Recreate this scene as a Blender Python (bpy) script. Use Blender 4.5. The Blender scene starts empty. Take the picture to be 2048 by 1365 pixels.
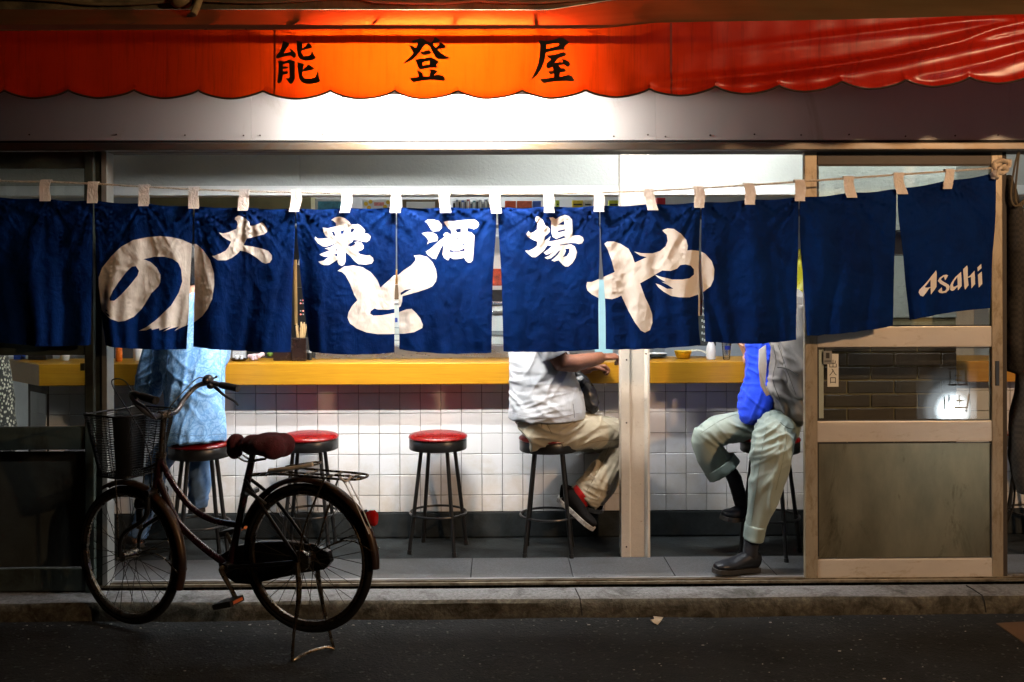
import bpy, bmesh, math, random
import numpy as np
from mathutils import Vector, Matrix, noise
from mathutils.geometry import delaunay_2d_cdt
R = math.radians
random.seed(7)
rng = np.random.default_rng(7)
sc = bpy.context.scene
COL = sc.collection

# ------------------------------------------------------------------ camera
FPX = 2048 * 35 / 36.0          # focal length in photograph pixels
HOR = 550.0                     # horizon row in the photograph
YAW, ROLL = R(-0.88), R(-0.15)
CAMP = Vector((-4.65 * math.tan(R(0.88)), -4.65, 1.435))
CAMR = Matrix.Rotation(YAW, 3, 'Z') @ Matrix.Rotation(R(90), 3, 'X') @ Matrix.Rotation(ROLL, 3, 'Z')
cam_d = bpy.data.cameras.new('camera')
cam_d.lens = 35; cam_d.sensor_width = 36; cam_d.shift_y = -(682.5 - HOR) / 2048
cam_d.clip_start = 0.05; cam_d.clip_end = 200
cam = bpy.data.objects.new('camera', cam_d); COL.objects.link(cam)
cam.matrix_world = Matrix.Translation(CAMP) @ CAMR.to_4x4()
sc.camera = cam

# ------------------------------------------------------------------ world: night sky, view
w = bpy.data.worlds.new('World'); sc.world = w; w.use_nodes = True
wn = w.node_tree.nodes; wl = w.node_tree.links
bg = wn['Background']
sky = wn.new('ShaderNodeTexSky'); sky.sky_type = 'NISHITA'; sky.sun_disc = False
sky.sun_elevation = R(2); sky.sun_rotation = R(200)
wl.new(sky.outputs[0], bg.inputs[0]); bg.inputs[1].default_value = 0.0012
sc.view_settings.view_transform = 'Standard'
sc.view_settings.look = 'None'
sc.view_settings.exposure = -0.6
sc.view_settings.gamma = 1.0
sc.view_settings.use_curve_mapping = False
sc.cycles.use_denoising = True
sc.cycles.max_bounces = 8; sc.cycles.transparent_max_bounces = 12
sc.cycles.sample_clamp_indirect = 6.0
sc.cycles.caustics_reflective = False; sc.cycles.caustics_refractive = False

# lamp strengths (radiance of the tubes, watts of the street lamp)
AWN_L, ROOM_L, ROOMR_L, ROOM2_L, SIGN_L, STREET_W = 1800.0, 880.0, 680.0, 160.0, 140.0, 740.0

def P(px, py, Y):
    """point on the plane Y=const seen at photograph pixel (px,py)"""
    d = CAMR @ Vector(((px - 1024) / FPX, -(py - HOR) / FPX, -1.0))
    t = (Y - CAMP.y) / d.y
    return CAMP + d * t
def PZ(px, py, z):
    d = CAMR @ Vector(((px - 1024) / FPX, -(py - HOR) / FPX, -1.0))
    t = (z - CAMP.z) / d.z
    return CAMP + d * t

# ------------------------------------------------------------------ materials
def nodes_of(m):
    m.use_nodes = True
    return m.node_tree.nodes, m.node_tree.links, m.node_tree.nodes['Principled BSDF']
def mix_rgb(n, l, fac, a, b, blend='MIX'):
    x = n.new('ShaderNodeMix'); x.data_type = 'RGBA'; x.blend_type = blend
    for s, v in ((0, fac), (6, a), (7, b)):
        if hasattr(v, 'is_linked') or hasattr(v, 'links'):
            l.new(v, x.inputs[s])
        else:
            x.inputs[s].default_value = v if s == 0 else (*v, 1)
    return x.outputs[2]
def ramp(n, l, src, stops):
    r = n.new('ShaderNodeValToRGB'); l.new(src, r.inputs[0])
    e = r.color_ramp.elements
    while len(e) < len(stops): e.new(0.5)
    for i, (p, c) in enumerate(stops):
        e[i].position = p; e[i].color = (*c, 1) if len(c) == 3 else c
    return r.outputs[0]
def g(v): return (v, v, v)
def noise_n(n, l, scale, detail=6, rough=.6, vec=None, dist=0.0):
    t = n.new('ShaderNodeTexNoise'); t.inputs['Scale'].default_value = scale
    t.inputs['Detail'].default_value = detail; t.inputs['Roughness'].default_value = rough
    t.inputs['Distortion'].default_value = dist
    if vec is not None: l.new(vec, t.inputs['Vector'])
    return t.outputs[0]
def wpos(n):
    return n.new('ShaderNodeNewGeometry').outputs['Position']
def mapping(n, l, vec, scale=(1, 1, 1), rot=(0, 0, 0)):
    m = n.new('ShaderNodeMapping'); l.new(vec, m.inputs[0])
    m.inputs['Scale'].default_value = scale; m.inputs['Rotation'].default_value = rot
    return m.outputs[0]
def bump(n, l, b, h, strength=.3, dist=.01, prev=None):
    x = n.new('ShaderNodeBump'); x.inputs['Strength'].default_value = strength
    x.inputs['Distance'].default_value = dist; l.new(h, x.inputs['Height'])
    if prev is not None: l.new(prev, x.inputs['Normal'])
    if b is not None: l.new(x.outputs[0], b.inputs['Normal'])
    return x.outputs[0]
MATS = {}
def M(name, col, rough=.6, metal=0., var=.25, vscale=6., bmp=.0, bscale=80., dirt=None, dscale=3., damt=.5,
      spec=.5, coat=0., sub=None, stretch=(1, 1, 1), rvar=.12):
    """worn everyday surface: base colour, mottling, optional dirt colour, fine relief"""
    if name in MATS: return MATS[name]
    m = bpy.data.materials.new(name); n, l, b = nodes_of(m)
    pos = mapping(n, l, wpos(n), stretch)
    nz = noise_n(n, l, vscale, 8, .65, pos)
    lo = tuple(c * (1 - var) for c in col); hi = tuple(min(1, c * (1 + var)) for c in col)
    c = ramp(n, l, nz, [(.3, lo), (.7, hi)])
    if dirt:
        dn = noise_n(n, l, dscale, 10, .72, pos, .6)
        f = ramp(n, l, dn, [(max(0, .62 - damt * .3), g(0)), (min(1, .72 - damt * .12), g(1))])
        c = mix_rgb(n, l, f, c, dirt)
    l.new(c, b.inputs['Base Color'])
    rr = n.new('ShaderNodeMapRange'); l.new(nz, rr.inputs[0])
    rr.inputs[3].default_value = max(.03, rough - rvar); rr.inputs[4].default_value = min(1, rough + rvar)
    l.new(rr.outputs[0], b.inputs['Roughness'])
    b.inputs['Metallic'].default_value = metal
    b.inputs['Specular IOR Level'].default_value = spec
    b.inputs['Coat Weight'].default_value = coat
    if bmp:
        bump(n, l, b, noise_n(n, l, bscale, 6, .6, pos), bmp, .004)
    MATS[name] = m
    return m
def EM(name, col, strength):
    if name in MATS: return MATS[name]
    m = bpy.data.materials.new(name); n, l, b = nodes_of(m)
    b.inputs['Base Color'].default_value = (*g(.8), 1)
    b.inputs['Emission Color'].default_value = (*col, 1)
    b.inputs['Emission Strength'].default_value = strength
    MATS[name] = m
    return m
def CLOTH(name, col, var=.25, trans=.1, weave=900., wr=.5, tcol=None, stain=None, rough=.9, wscale=9.):
    if name in MATS: return MATS[name]
    m = bpy.data.materials.new(name); n, l, b = nodes_of(m)
    pos = wpos(n)
    nz = noise_n(n, l, 5, 8, .65, pos)
    c = ramp(n, l, nz, [(.3, tuple(x * (1 - var) for x in col)), (.7, tuple(min(1, x * (1 + var)) for x in col))])
    if stain:
        f = ramp(n, l, noise_n(n, l, 11, 8, .7, pos, 1.0), [(.55, g(0)), (.8, g(.6))])
        c = mix_rgb(n, l, f, c, stain)
    l.new(c, b.inputs['Base Color'])
    b.inputs['Roughness'].default_value = rough
    b.inputs['Specular IOR Level'].default_value = .2
    b.inputs['Sheen Weight'].default_value = .08
    h1 = noise_n(n, l, wscale, 5, .55, mapping(n, l, pos, (1.3, 1, .8), (0, .5, 0)), 1.6)
    n1 = bump(n, l, None, h1, wr, .02)
    h2 = noise_n(n, l, weave, 2, .5, pos)
    bump(n, l, b, h2, .12, .001, n1)
    if trans:
        out = n['Material Output']
        t = n.new('ShaderNodeBsdfTranslucent'); t.inputs[0].default_value = (*(tcol or col), 1)
        mx = n.new('ShaderNodeMixShader'); mx.inputs[0].default_value = trans
        l.new(b.outputs[0], mx.inputs[1]); l.new(t.outputs[0], mx.inputs[2]); l.new(mx.outputs[0], out.inputs[0])
    MATS[name] = m
    return m
def GLASS(name, tint=(.92, .95, .93), rough=.01, frost=0., bmp=0., dirty=.0, refl=.14):
    """thin window pane: see-through, with a mirror share at the surface"""
    if name in MATS: return MATS[name]
    m = bpy.data.materials.new(name); n, l, b = nodes_of(m)
    n.remove(b); out = n['Material Output']
    tr = n.new('ShaderNodeBsdfTransparent'); tr.inputs[0].default_value = (*tint, 1)
    gl = n.new('ShaderNodeBsdfGlossy'); gl.inputs['Roughness'].default_value = rough
    lw = n.new('ShaderNodeLayerWeight'); lw.inputs[0].default_value = .25
    ma = n.new('ShaderNodeMath'); ma.operation = 'MULTIPLY_ADD'; l.new(lw.outputs['Fresnel'], ma.inputs[0])
    ma.inputs[1].default_value = .8; ma.inputs[2].default_value = refl * .5
    mx = n.new('ShaderNodeMixShader'); l.new(ma.outputs[0], mx.inputs[0])
    base = tr.outputs[0]
    if frost:
        tl = n.new('ShaderNodeBsdfTranslucent'); tl.inputs[0].default_value = (.8, .82, .78, 1)
        df = n.new('ShaderNodeBsdfDiffuse'); df.inputs[0].default_value = (.35, .36, .33, 1)
        m0 = n.new('ShaderNodeMixShader'); m0.inputs[0].default_value = .35
        l.new(tl.outputs[0], m0.inputs[1]); l.new(df.outputs[0], m0.inputs[2])
        m1 = n.new('ShaderNodeMixShader'); m1.inputs[0].default_value = frost
        l.new(tr.outputs[0], m1.inputs[1]); l.new(m0.outputs[0], m1.inputs[2]); base = m1.outputs[0]
    if dirty:
        df = n.new('ShaderNodeBsdfDiffuse'); df.inputs[0].default_value = (.3, .27, .2, 1)
        f = ramp(n, l, noise_n(n, l, 3, 8, .7, mapping(n, l, wpos(n), (3, 1, 1))), [(.35, g(0)), (.9, g(dirty))])
        m2 = n.new('ShaderNodeMixShader'); l.new(f, m2.inputs[0])
        l.new(base, m2.inputs[1]); l.new(df.outputs[0], m2.inputs[2]); base = m2.outputs[0]
    l.new(base, mx.inputs[1]); l.new(gl.outputs[0], mx.inputs[2]); l.new(mx.outputs[0], out.inputs[0])
    if bmp:
        h = noise_n(n, l, 160, 3, .5, wpos(n))
        bo = bump(n, l, None, h, bmp, .004)
        for s in (gl,): l.new(bo, s.inputs['Normal'])
    MATS[name] = m
    return m

# ------------------------------------------------------------------ geometry helpers
WO = {}
def wo(o): return WO.get(o.name, Vector((0, 0, 0))) if o else Vector((0, 0, 0))
def link(o, parent=None, world=Vector((0, 0, 0))):
    COL.objects.link(o)
    world = Vector(world)
    o.parent = parent
    o.location = world - wo(parent)
    WO[o.name] = world
    return o
def thing(name, label, cat, loc=(0, 0, 0), group=None):
    o = bpy.data.objects.new(name, None); o.empty_display_size = .1
    link(o, None, loc)
    o['label'] = label; o['category'] = cat
    if group: o['group'] = group
    return o
def tag(o, label=None, cat=None, group=None, kind=None):
    for k, v in (('label', label), ('category', cat), ('group', group), ('kind', kind)):
        if v: o[k] = v
    return o
def mesh_from(name, verts, faces, mats, mi=None, smooth=False):
    me = bpy.data.meshes.new(name)
    me.from_pydata([tuple(v) for v in verts], [], [tuple(f) for f in faces])
    for m in (mats if isinstance(mats, (list, tuple)) else [mats]): me.materials.append(m)
    if mi is not None: me.polygons.foreach_set('material_index', mi)
    if smooth: me.polygons.foreach_set('use_smooth', [True] * len(me.polygons))
    me.update()
    return me
class G:
    """collects shapes into one mesh"""
    def __init__(s): s.v = []; s.f = []; s.m = []
    def add(s, v, f, mi=0):
        o = len(s.v); s.v += [Vector(x) for x in v]; s.f += [tuple(i + o for i in q) for q in f]; s.m += [mi] * len(f)
        return s
    def box(s, x0, x1, y0, y1, z0, z1, mi=0):
        return s.hexa([(x0, y0, z0), (x1, y0, z0), (x1, y1, z0), (x0, y1, z0), (x0, y0, z1), (x1, y0, z1), (x1, y1, z1), (x0, y1, z1)], mi)
    def hexa(s, p, mi=0):
        return s.add(p, [(0, 3, 2, 1), (4, 5, 6, 7), (0, 1, 5, 4), (1, 2, 6, 5), (2, 3, 7, 6), (3, 0, 4, 7)], mi)
    def tube(s, pts, r, seg=8, mi=0, cap=True, r2=None, closed=False, up=None):
        pts = [Vector(p) for p in pts]; n = len(pts)
        rr = r if isinstance(r, (list, tuple)) else [r] * n
        rb = rr if r2 is None else (r2 if isinstance(r2, (list, tuple)) else [r2] * n)
        v = []; f = []; prev = None
        for i, p in enumerate(pts):
            a = pts[(i - 1) % n] if (i or closed) else p; b = pts[(i + 1) % n] if (i < n - 1 or closed) else p
            t = (b - a).normalized()
            if up is not None:
                e = Vector(up).cross(t)
                if e.length < 1e-4: e = Vector((1, 0, 0)).cross(t)
                e.normalize()
            elif prev is None:
                e = t.cross(Vector((0, 0, 1)) if abs(t.z) < .9 else Vector((1, 0, 0))).normalized()
            else:
                e = (prev - t * prev.dot(t)).normalized()
            prev = e; c = t.cross(e)
            for k in range(seg):
                an = 2 * math.pi * k / seg
                v.append(p + e * (rr[i] * math.cos(an)) + c * (rb[i] * math.sin(an)))
        m = n if closed else n - 1
        for i in range(m):
            for k in range(seg):
                a = i * seg + k; b = i * seg + (k + 1) % seg
                c = ((i + 1) % n) * seg + (k + 1) % seg; d = ((i + 1) % n) * seg + k
                f.append((a, b, c, d))
        if cap and not closed:
            f.append(tuple(range(seg - 1, -1, -1))); f.append(tuple(range((n - 1) * seg, n * seg)))
        return s.add(v, f, mi)
    def lathe(s, prof, c=(0, 0, 0), seg=24, mi=0, axis='z'):
        v = []; f = []; c = Vector(c)
        for (r, h) in prof:
            for k in range(seg):
                a = 2 * math.pi * k / seg
                q = Vector((r * math.cos(a), r * math.sin(a), h))
                if axis == 'y': q = Vector((q.x, q.z, q.y))
                v.append(c + q)
        for i in range(len(prof) - 1):
            for k in range(seg):
                f.append((i * seg + k, i * seg + (k + 1) % seg, (i + 1) * seg + (k + 1) % seg, (i + 1) * seg + k))
        f.append(tuple(range(seg - 1, -1, -1))); f.append(tuple(range((len(prof) - 1) * seg, len(prof) * seg)))
        return s.add(v, f, mi)
    def ball(s, c, r, mi=0, seg=14, rings=9):
        c = Vector(c); r = r if isinstance(r, (tuple, list)) else (r, r, r); v = []; f = []
        for i in range(rings + 1):
            th = math.pi * i / rings
            for k in range(seg):
                a = 2 * math.pi * k / seg
                st = max(math.sin(th), 1e-3)
                v.append(c + Vector((r[0] * st * math.cos(a), r[1] * st * math.sin(a), r[2] * math.cos(th))))
        for i in range(rings):
            for k in range(seg):
                f.append((i * seg + k, (i + 1) * seg + k, (i + 1) * seg + (k + 1) % seg, i * seg + (k + 1) % seg))
        f.append(tuple(range(seg))); f.append(tuple(range((rings + 1) * seg - 1, rings * seg - 1, -1)))
        return s.add(v, f, mi)
    def prism(s, poly, fn, d0, d1, mi=0):
        """extrude a 2D polygon; fn(a,b,d)->point"""
        n = len(poly)
        v = [fn(a, b, d0) for a, b in poly] + [fn(a, b, d1) for a, b in poly]
        f = [tuple(range(n)), tuple(range(2 * n - 1, n - 1, -1))]
        f += [(i, i + n, (i + 1) % n + n, (i + 1) % n) for i in range(n)]
        return s.add(v, f, mi)
    def obj(s, name, mats, parent=None, smooth=False, bevel=0., seg=2, local=None, sharp=40):
        """local: world point the mesh is built around (default: world coordinates)"""
        me = mesh_from(name, s.v, s.f, mats, s.m, smooth)
        if bevel or True:
            bm = bmesh.new(); bm.from_mesh(me)
            bmesh.ops.recalc_face_normals(bm, faces=bm.faces)
            if bevel:
                ed = [e for e in bm.edges if e.is_manifold and e.calc_face_angle(0) > R(35)]
                bmesh.ops.bevel(bm, geom=ed, offset=bevel, segments=seg, affect='EDGES', profile=.6, clamp_overlap=True)
            bm.to_mesh(me); bm.free()
        if smooth:
            me.set_sharp_from_angle(angle=R(sharp))
        o = bpy.data.objects.new(name, me)
        link(o, parent, local if local is not None else (0, 0, 0))
        return o
def box(name, x0, x1, y0, y1, z0, z1, mat, parent=None, bevel=.003):
    return G().box(x0, x1, y0, y1, z0, z1).obj(name, mat, parent, bevel=bevel)
def pbox(name, px0, px1, py0, py1, Y0, Y1, mat, parent=None, bevel=.003):
    """box whose front face (plane Y0) covers the pixel rectangle"""
    a = P(px0, py1, Y0); b = P(px1, py0, Y0)
    return box(name, a.x, b.x, Y0, Y1, a.z, b.z, mat, parent, bevel)
def bezier(pts, n=6):
    """Catmull-Rom through points"""
    pts = [Vector(p) for p in pts]; out = []
    for i in range(len(pts) - 1):
        p0 = pts[max(i - 1, 0)]; p1 = pts[i]; p2 = pts[i + 1]; p3 = pts[min(i + 2, len(pts) - 1)]
        for k in range(n):
            t = k / n
            out.append(.5 * ((2 * p1) + (p2 - p0) * t + (2 * p0 - 5 * p1 + 4 * p2 - p3) * t * t + (3 * p1 - p0 - 3 * p2 + p3) * t ** 3))
    out.append(pts[-1]); return out
def copy_tree(o, world, rotz=0., label=None):
    r = o.copy(); COL.objects.link(r); r.parent = None; r.location = Vector(world); r.rotation_euler = (0, 0, rotz)
    if label: r['label'] = label
    def kids(src, dst):
        for ch in list(src.children):
            c = ch.copy(); COL.objects.link(c); c.parent = dst; kids(ch, c)
    kids(o, r)
    return r
def in_poly(pts, poly):
    x = pts[:, 0]; y = pts[:, 1]; ins = np.zeros(len(pts), bool)
    q = np.asarray(poly, float); a = q; b = np.roll(q, -1, 0)
    for (x0, y0), (x1, y1) in zip(a, b):
        if y0 == y1: continue
        c = ((y0 > y) != (y1 > y)) & (x < (x1 - x0) * (y - y0) / (y1 - y0) + x0)
        ins ^= c
    return ins
def densify(poly, step):
    out = []
    for i in range(len(poly)):
        a = np.array(poly[i], float); b = np.array(poly[(i + 1) % len(poly)], float)
        k = max(1, int(np.ceil(np.linalg.norm(b - a) / step)))
        for j in range(k): out.append(tuple(a + (b - a) * j / k))
    return out
def sheet(outline, add, sub, step):
    """triangulate an outlined sheet with lettering cut into it; returns verts2d, tris, inside-lettering flags"""
    outline = densify(outline, step)
    ol = np.array(outline); x0, y0 = ol.min(0); x1, y1 = ol.max(0)
    V = [Vector(p) for p in outline]; E = [(i, (i + 1) % len(outline)) for i in range(len(outline))]
    clipadd = []
    for poly in list(add) + list(sub):
        q = densify(poly, step)
        o = len(V); V += [Vector(p) for p in q]; E += [(o + i, o + (i + 1) % len(q)) for i in range(len(q))]
    gp = []; row = 0; y = y0
    while y < y1:
        x = x0 + (step * .5 if row % 2 else 0)
        while x < x1:
            gp.append((x + rng.uniform(-.08, .08) * step, y + rng.uniform(-.08, .08) * step)); x += step
        y += step * .87; row += 1
    gp = np.array(gp); gp = gp[in_poly(gp, outline)]
    V += [Vector((float(a), float(b))) for a, b in gp]
    r = delaunay_2d_cdt(V, E, [], 0, 1e-4)
    v = np.array([(p.x, p.y) for p in r[0]]); t = np.array([f for f in r[2] if len(f) == 3])
    c = v[t].mean(1)
    keep = in_poly(c, outline); t = t[keep]; c = c[keep]
    ins = np.zeros(len(t), bool)
    for poly in add: ins |= in_poly(c, poly)
    for poly in sub: ins &= ~in_poly(c, poly)
    return v, t, ins
def split_mesh(name, v3, nor, tris, mat, parent):
    used = np.unique(tris); mp = -np.ones(len(v3), int); mp[used] = np.arange(len(used))
    me = mesh_from(name, v3[used], mp[tris], mat, None, True)
    me.normals_split_custom_set_from_vertices([tuple(x) for x in nor[used]])
    o = bpy.data.objects.new(name, me); link(o, parent)
    return o
def fuse(geo, voxel=.008, smooth=6, fac=.5):
    """melt overlapping shapes into one continuous surface"""
    me = mesh_from('tmp', geo.v, geo.f, [])
    bm = bmesh.new(); bm.from_mesh(me); bmesh.ops.recalc_face_normals(bm, faces=bm.faces); bm.to_mesh(me); bm.free()
    o = bpy.data.objects.new('tmp', me); COL.objects.link(o)
    r = o.modifiers.new('r', 'REMESH'); r.mode = 'VOXEL'; r.voxel_size = voxel
    s = o.modifiers.new('s', 'SMOOTH'); s.iterations = smooth; s.factor = fac
    dg = bpy.context.evaluated_depsgraph_get(); ev = o.evaluated_get(dg)
    m2 = bpy.data.meshes.new_from_object(ev)
    n = len(m2.vertices); v = np.zeros(n * 3); nn = np.zeros(n * 3)
    m2.vertices.foreach_get('co', v); m2.vertices.foreach_get('normal', nn)
    bpy.data.objects.remove(o); bpy.data.meshes.remove(me)
    return m2, v.reshape(-1, 3), nn.reshape(-1, 3)
def organic(name, geo, mat, parent, voxel=.008, smooth=6, folds=None, cut=None):
    me, v, nn = fuse(geo, voxel, smooth)
    if folds is not None:
        d = np.array([folds(Vector(p)) for p in v]); v = v + nn * d[:, None]
        me.vertices.foreach_set('co', v.ravel())
    me.materials.clear()
    for m in (mat if isinstance(mat, (list, tuple)) else [mat]): me.materials.append(m)
    me.polygons.foreach_set('use_smooth', [True] * len(me.polygons)); me.update(); me.name = name
    o = bpy.data.objects.new(name, me); link(o, parent)
    return o
def ridge(p, sx, sy, sz, rot=0., seed=0.):
    c, s = math.cos(rot), math.sin(rot)
    q = Vector(((p.x * c - p.z * s) * sx + seed, p.y * sy, (p.x * s + p.z * c) * sz))
    return 1 - 2 * abs(noise.noise(q))

def crease(p, ang, fa, fl, fy, seed, sharp=3.):
    """thin ridges running along direction `ang` (radians above +X in the picture plane)"""
    c, s = math.cos(ang), math.sin(ang)
    al = p.x * c + p.z * s; ac = -p.x * s + p.z * c
    q = Vector((ac * fa + .6 * noise.noise(Vector((al * 5, ac * 5, seed))), al * fl + seed, p.y * fy))
    return math.exp(-(noise.noise(q) * 5.5) ** 2)
def near(p, c, r):
    return math.exp(-((p - c).length / r) ** 2)
# ------------------------------------------------------------------ lettering outlines (traced, photograph pixels)
def T(o, s, pts): return [(o[0] + x / s, o[1] + y / s) for x, y in pts]
K = 12.409
GL = {}
o = (540, 70)
GL['no_kanji'] = ([T(o, K, q) for q in (
    [(320, 145), (480, 205), (460, 260), (340, 455), (480, 425), (515, 420), (465, 330), (560, 375), (640, 470), (635, 540), (585, 575), (530, 525), (505, 510), (430, 520), (250, 565), (185, 590), (140, 560), (155, 500), (215, 425), (285, 310)],
    [(185, 650), (250, 640), (350, 660), (480, 605), (605, 650), (615, 1080), (570, 1190), (520, 1230), (480, 1200), (390, 1075), (470, 1085), (490, 1040), (470, 700), (410, 700), (320, 730), (315, 780), (400, 780), (455, 805), (430, 830), (315, 850), (320, 900), (420, 905), (455, 945), (420, 970), (315, 985), (305, 1090), (275, 1180), (215, 1215), (175, 1170), (195, 1000), (210, 720)],
    [(650, 130), (815, 185), (785, 345), (870, 290), (920, 210), (965, 205), (1075, 310), (990, 330), (850, 365), (775, 390), (780, 450), (830, 520), (960, 520), (1010, 480), (1035, 390), (1060, 420), (1095, 510), (1135, 560), (1100, 600), (990, 635), (860, 635), (750, 600), (690, 530), (665, 400)],
    [(665, 670), (840, 705), (805, 860), (890, 790), (940, 735), (985, 745), (1105, 840), (1040, 865), (930, 885), (800, 915), (795, 1000), (850, 1080), (1020, 1085), (1110, 1055), (1150, 980), (1180, 885), (1205, 950), (1215, 1060), (1250, 1140), (1200, 1185), (1060, 1215), (900, 1215), (780, 1170), (720, 1080), (700, 960)])], [])
o = (800, 65)
GL['to_kanji'] = ([T(o, K, q) for q in (
    [(285, 215), (390, 190), (505, 145), (590, 165), (660, 220), (770, 255), (830, 190), (855, 110), (890, 125), (1000, 200), (960, 235), (805, 285), (880, 380), (950, 320), (990, 245), (1030, 260), (1110, 310), (1150, 375), (1050, 395), (925, 420), (1000, 500), (1120, 580), (1250, 625), (1235, 650), (1080, 660), (930, 655), (880, 610), (810, 490), (740, 360), (690, 310), (640, 295), (600, 320), (500, 470), (420, 570), (330, 660), (210, 730), (100, 770), (110, 735), (250, 610), (335, 510), (290, 440), (225, 320), (300, 330), (395, 390), (450, 250), (340, 262)],
    [(490, 480), (600, 470), (710, 435), (780, 490), (760, 530), (610, 565), (540, 550)],
    [(365, 665), (480, 660), (650, 635), (770, 610), (980, 725), (905, 790), (920, 880), (740, 880), (510, 920), (455, 890), (425, 780)],
    [(405, 940), (490, 960), (560, 1005), (570, 1100), (730, 1090), (750, 985), (735, 910), (840, 920), (935, 960), (850, 1060), (980, 1045), (1080, 1080), (1125, 1170), (1100, 1215), (850, 1180), (600, 1190), (340, 1240), (280, 1190), (240, 1135), (465, 1110), (450, 1030)])],
    [T(o, K, [(560, 740), (740, 710), (740, 790), (690, 800), (565, 825)])])
o = (1055, 70)
GL['ya_kanji'] = ([T(o, K, q) for q in (
    [(270, 135), (440, 160), (640, 130), (800, 75), (880, 85), (1040, 185), (960, 260), (915, 320), (935, 380), (740, 385), (460, 440), (420, 640), (350, 830), (240, 1010), (65, 1150), (110, 1060), (200, 900), (270, 700), (305, 480), (310, 250)],
    [(475, 515), (640, 510), (800, 460), (890, 430), (960, 475), (945, 530), (770, 580), (670, 700), (760, 690), (880, 685), (840, 600), (930, 625), (1040, 680), (1055, 740), (1010, 805), (960, 790), (900, 740), (770, 770), (830, 840), (900, 835), (955, 890), (930, 925), (800, 940), (795, 1050), (900, 1030), (1010, 1000), (1100, 1030), (1165, 1120), (1140, 1165), (960, 1150), (740, 1155), (560, 1175), (400, 1205), (345, 1165), (300, 1095), (470, 1085), (660, 1060), (660, 970), (570, 985), (495, 910), (640, 890), (625, 810), (500, 840), (460, 790), (475, 710), (590, 610), (510, 570)])],
    [T(o, K, [(465, 250), (610, 225), (760, 205), (790, 235), (770, 280), (640, 320), (465, 355)])])
K2 = 12.407
o = (430, 425)
GL['dai'] = ([T(o, K2, [(490, 180), (505, 125), (570, 85), (650, 95), (780, 170), (850, 240), (875, 340), (1000, 320), (1110, 275), (1160, 250), (1220, 285), (1300, 410), (1300, 490), (1220, 550), (1000, 605), (790, 655), (700, 820), (930, 850), (1180, 905), (1330, 960), (1420, 1070), (1420, 1170), (1360, 1250), (1270, 1275), (1170, 1245), (1060, 1150), (930, 1060), (760, 975), (620, 950), (540, 1040), (420, 1130), (280, 1190), (80, 1195), (0, 1140), (-70, 1085), (0, 1080), (150, 1020), (270, 950), (340, 860), (405, 730), (290, 670), (190, 600), (105, 500), (210, 525), (330, 500), (540, 410), (560, 300), (540, 215)])], [])
o = (620, 425)
GL['shu'] = ([T(o, K2, [(520, 195), (620, 130), (740, 110), (870, 150), (960, 220), (1020, 305), (1150, 300), (1180, 285), (1260, 330), (1350, 420), (1370, 470), (1345, 520), (1440, 530), (1505, 600), (1480, 690), (1400, 740), (1290, 725), (1180, 700), (1080, 685), (1050, 740), (930, 815), (1000, 860), (1140, 780), (1100, 745), (1180, 725), (1270, 745), (1330, 830), (1330, 900), (1280, 940), (1175, 980), (1250, 1040), (1400, 1070), (1480, 1065), (1560, 1130), (1580, 1200), (1530, 1270), (1380, 1300), (1200, 1290), (1110, 1220), (1000, 1090), (880, 985), (880, 1230), (850, 1300), (790, 1330), (720, 1300), (690, 1240), (690, 1170), (600, 1230), (470, 1310), (350, 1310), (270, 1280), (210, 1225), (350, 1200), (470, 1110), (350, 1100), (280, 1075), (235, 1045), (360, 1000), (500, 940), (370, 900), (520, 860), (700, 740), (560, 800), (410, 860), (320, 850), (200, 770), (120, 660), (130, 600), (200, 655), (330, 655), (460, 630), (390, 590), (345, 500), (320, 380), (460, 400), (560, 370), (650, 350), (640, 270), (580, 210)])],
    [T(o, K2, q) for q in ([(535, 475), (600, 485), (635, 580), (590, 595)], [(760, 465), (850, 445), (830, 530), (775, 545)], [(1020, 415), (1110, 410), (1060, 490), (1000, 500)], [(630, 920), (680, 915), (685, 970)], [(600, 1055), (680, 1020), (685, 1105)])])
o = (830, 425)
GL['sake'] = ([T(o, K2, q) for q in (
    [(240, 230), (320, 175), (450, 175), (590, 215), (670, 300), (665, 390), (600, 465), (450, 480), (400, 430), (350, 350), (300, 270)],
    [(165, 520), (300, 490), (430, 495), (530, 550), (575, 630), (555, 710), (450, 735), (340, 760), (300, 800), (335, 700), (260, 600)],
    [(700, 560), (740, 510), (800, 500), (850, 530), (865, 550), (905, 530), (890, 440), (820, 390), (710, 240), (800, 215), (1000, 215), (1470, 170), (1560, 230), (1590, 300), (1550, 380), (1460, 420), (1390, 395), (1300, 390), (1300, 480), (1400, 500), (1475, 570), (1475, 680), (1455, 1000), (1435, 1180), (1390, 1240), (1320, 1250), (1260, 1200), (1220, 1130), (1060, 1160), (940, 1160), (860, 1110), (840, 1190), (800, 1190), (720, 1130), (680, 1040), (720, 760), (640, 900), (580, 1030), (520, 1165), (430, 1145), (310, 1050), (270, 980), (400, 890), (600, 710), (735, 605)])],
    [T(o, K2, q) for q in ([(995, 425), (1140, 400), (1140, 490), (1040, 505)], [(1040, 640), (1075, 635), (1055, 690), (1035, 695)], [(1225, 665), (1250, 605), (1255, 670)], [(880, 660), (895, 660), (890, 745), (880, 745)], [(870, 820), (960, 850), (1090, 820), (1250, 770), (1225, 820), (1090, 830), (960, 860), (880, 850)], [(865, 920), (960, 965), (1060, 960), (1170, 920), (1230, 885), (1230, 960), (1000, 990), (865, 995)])])
o = (1040, 425)
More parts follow.
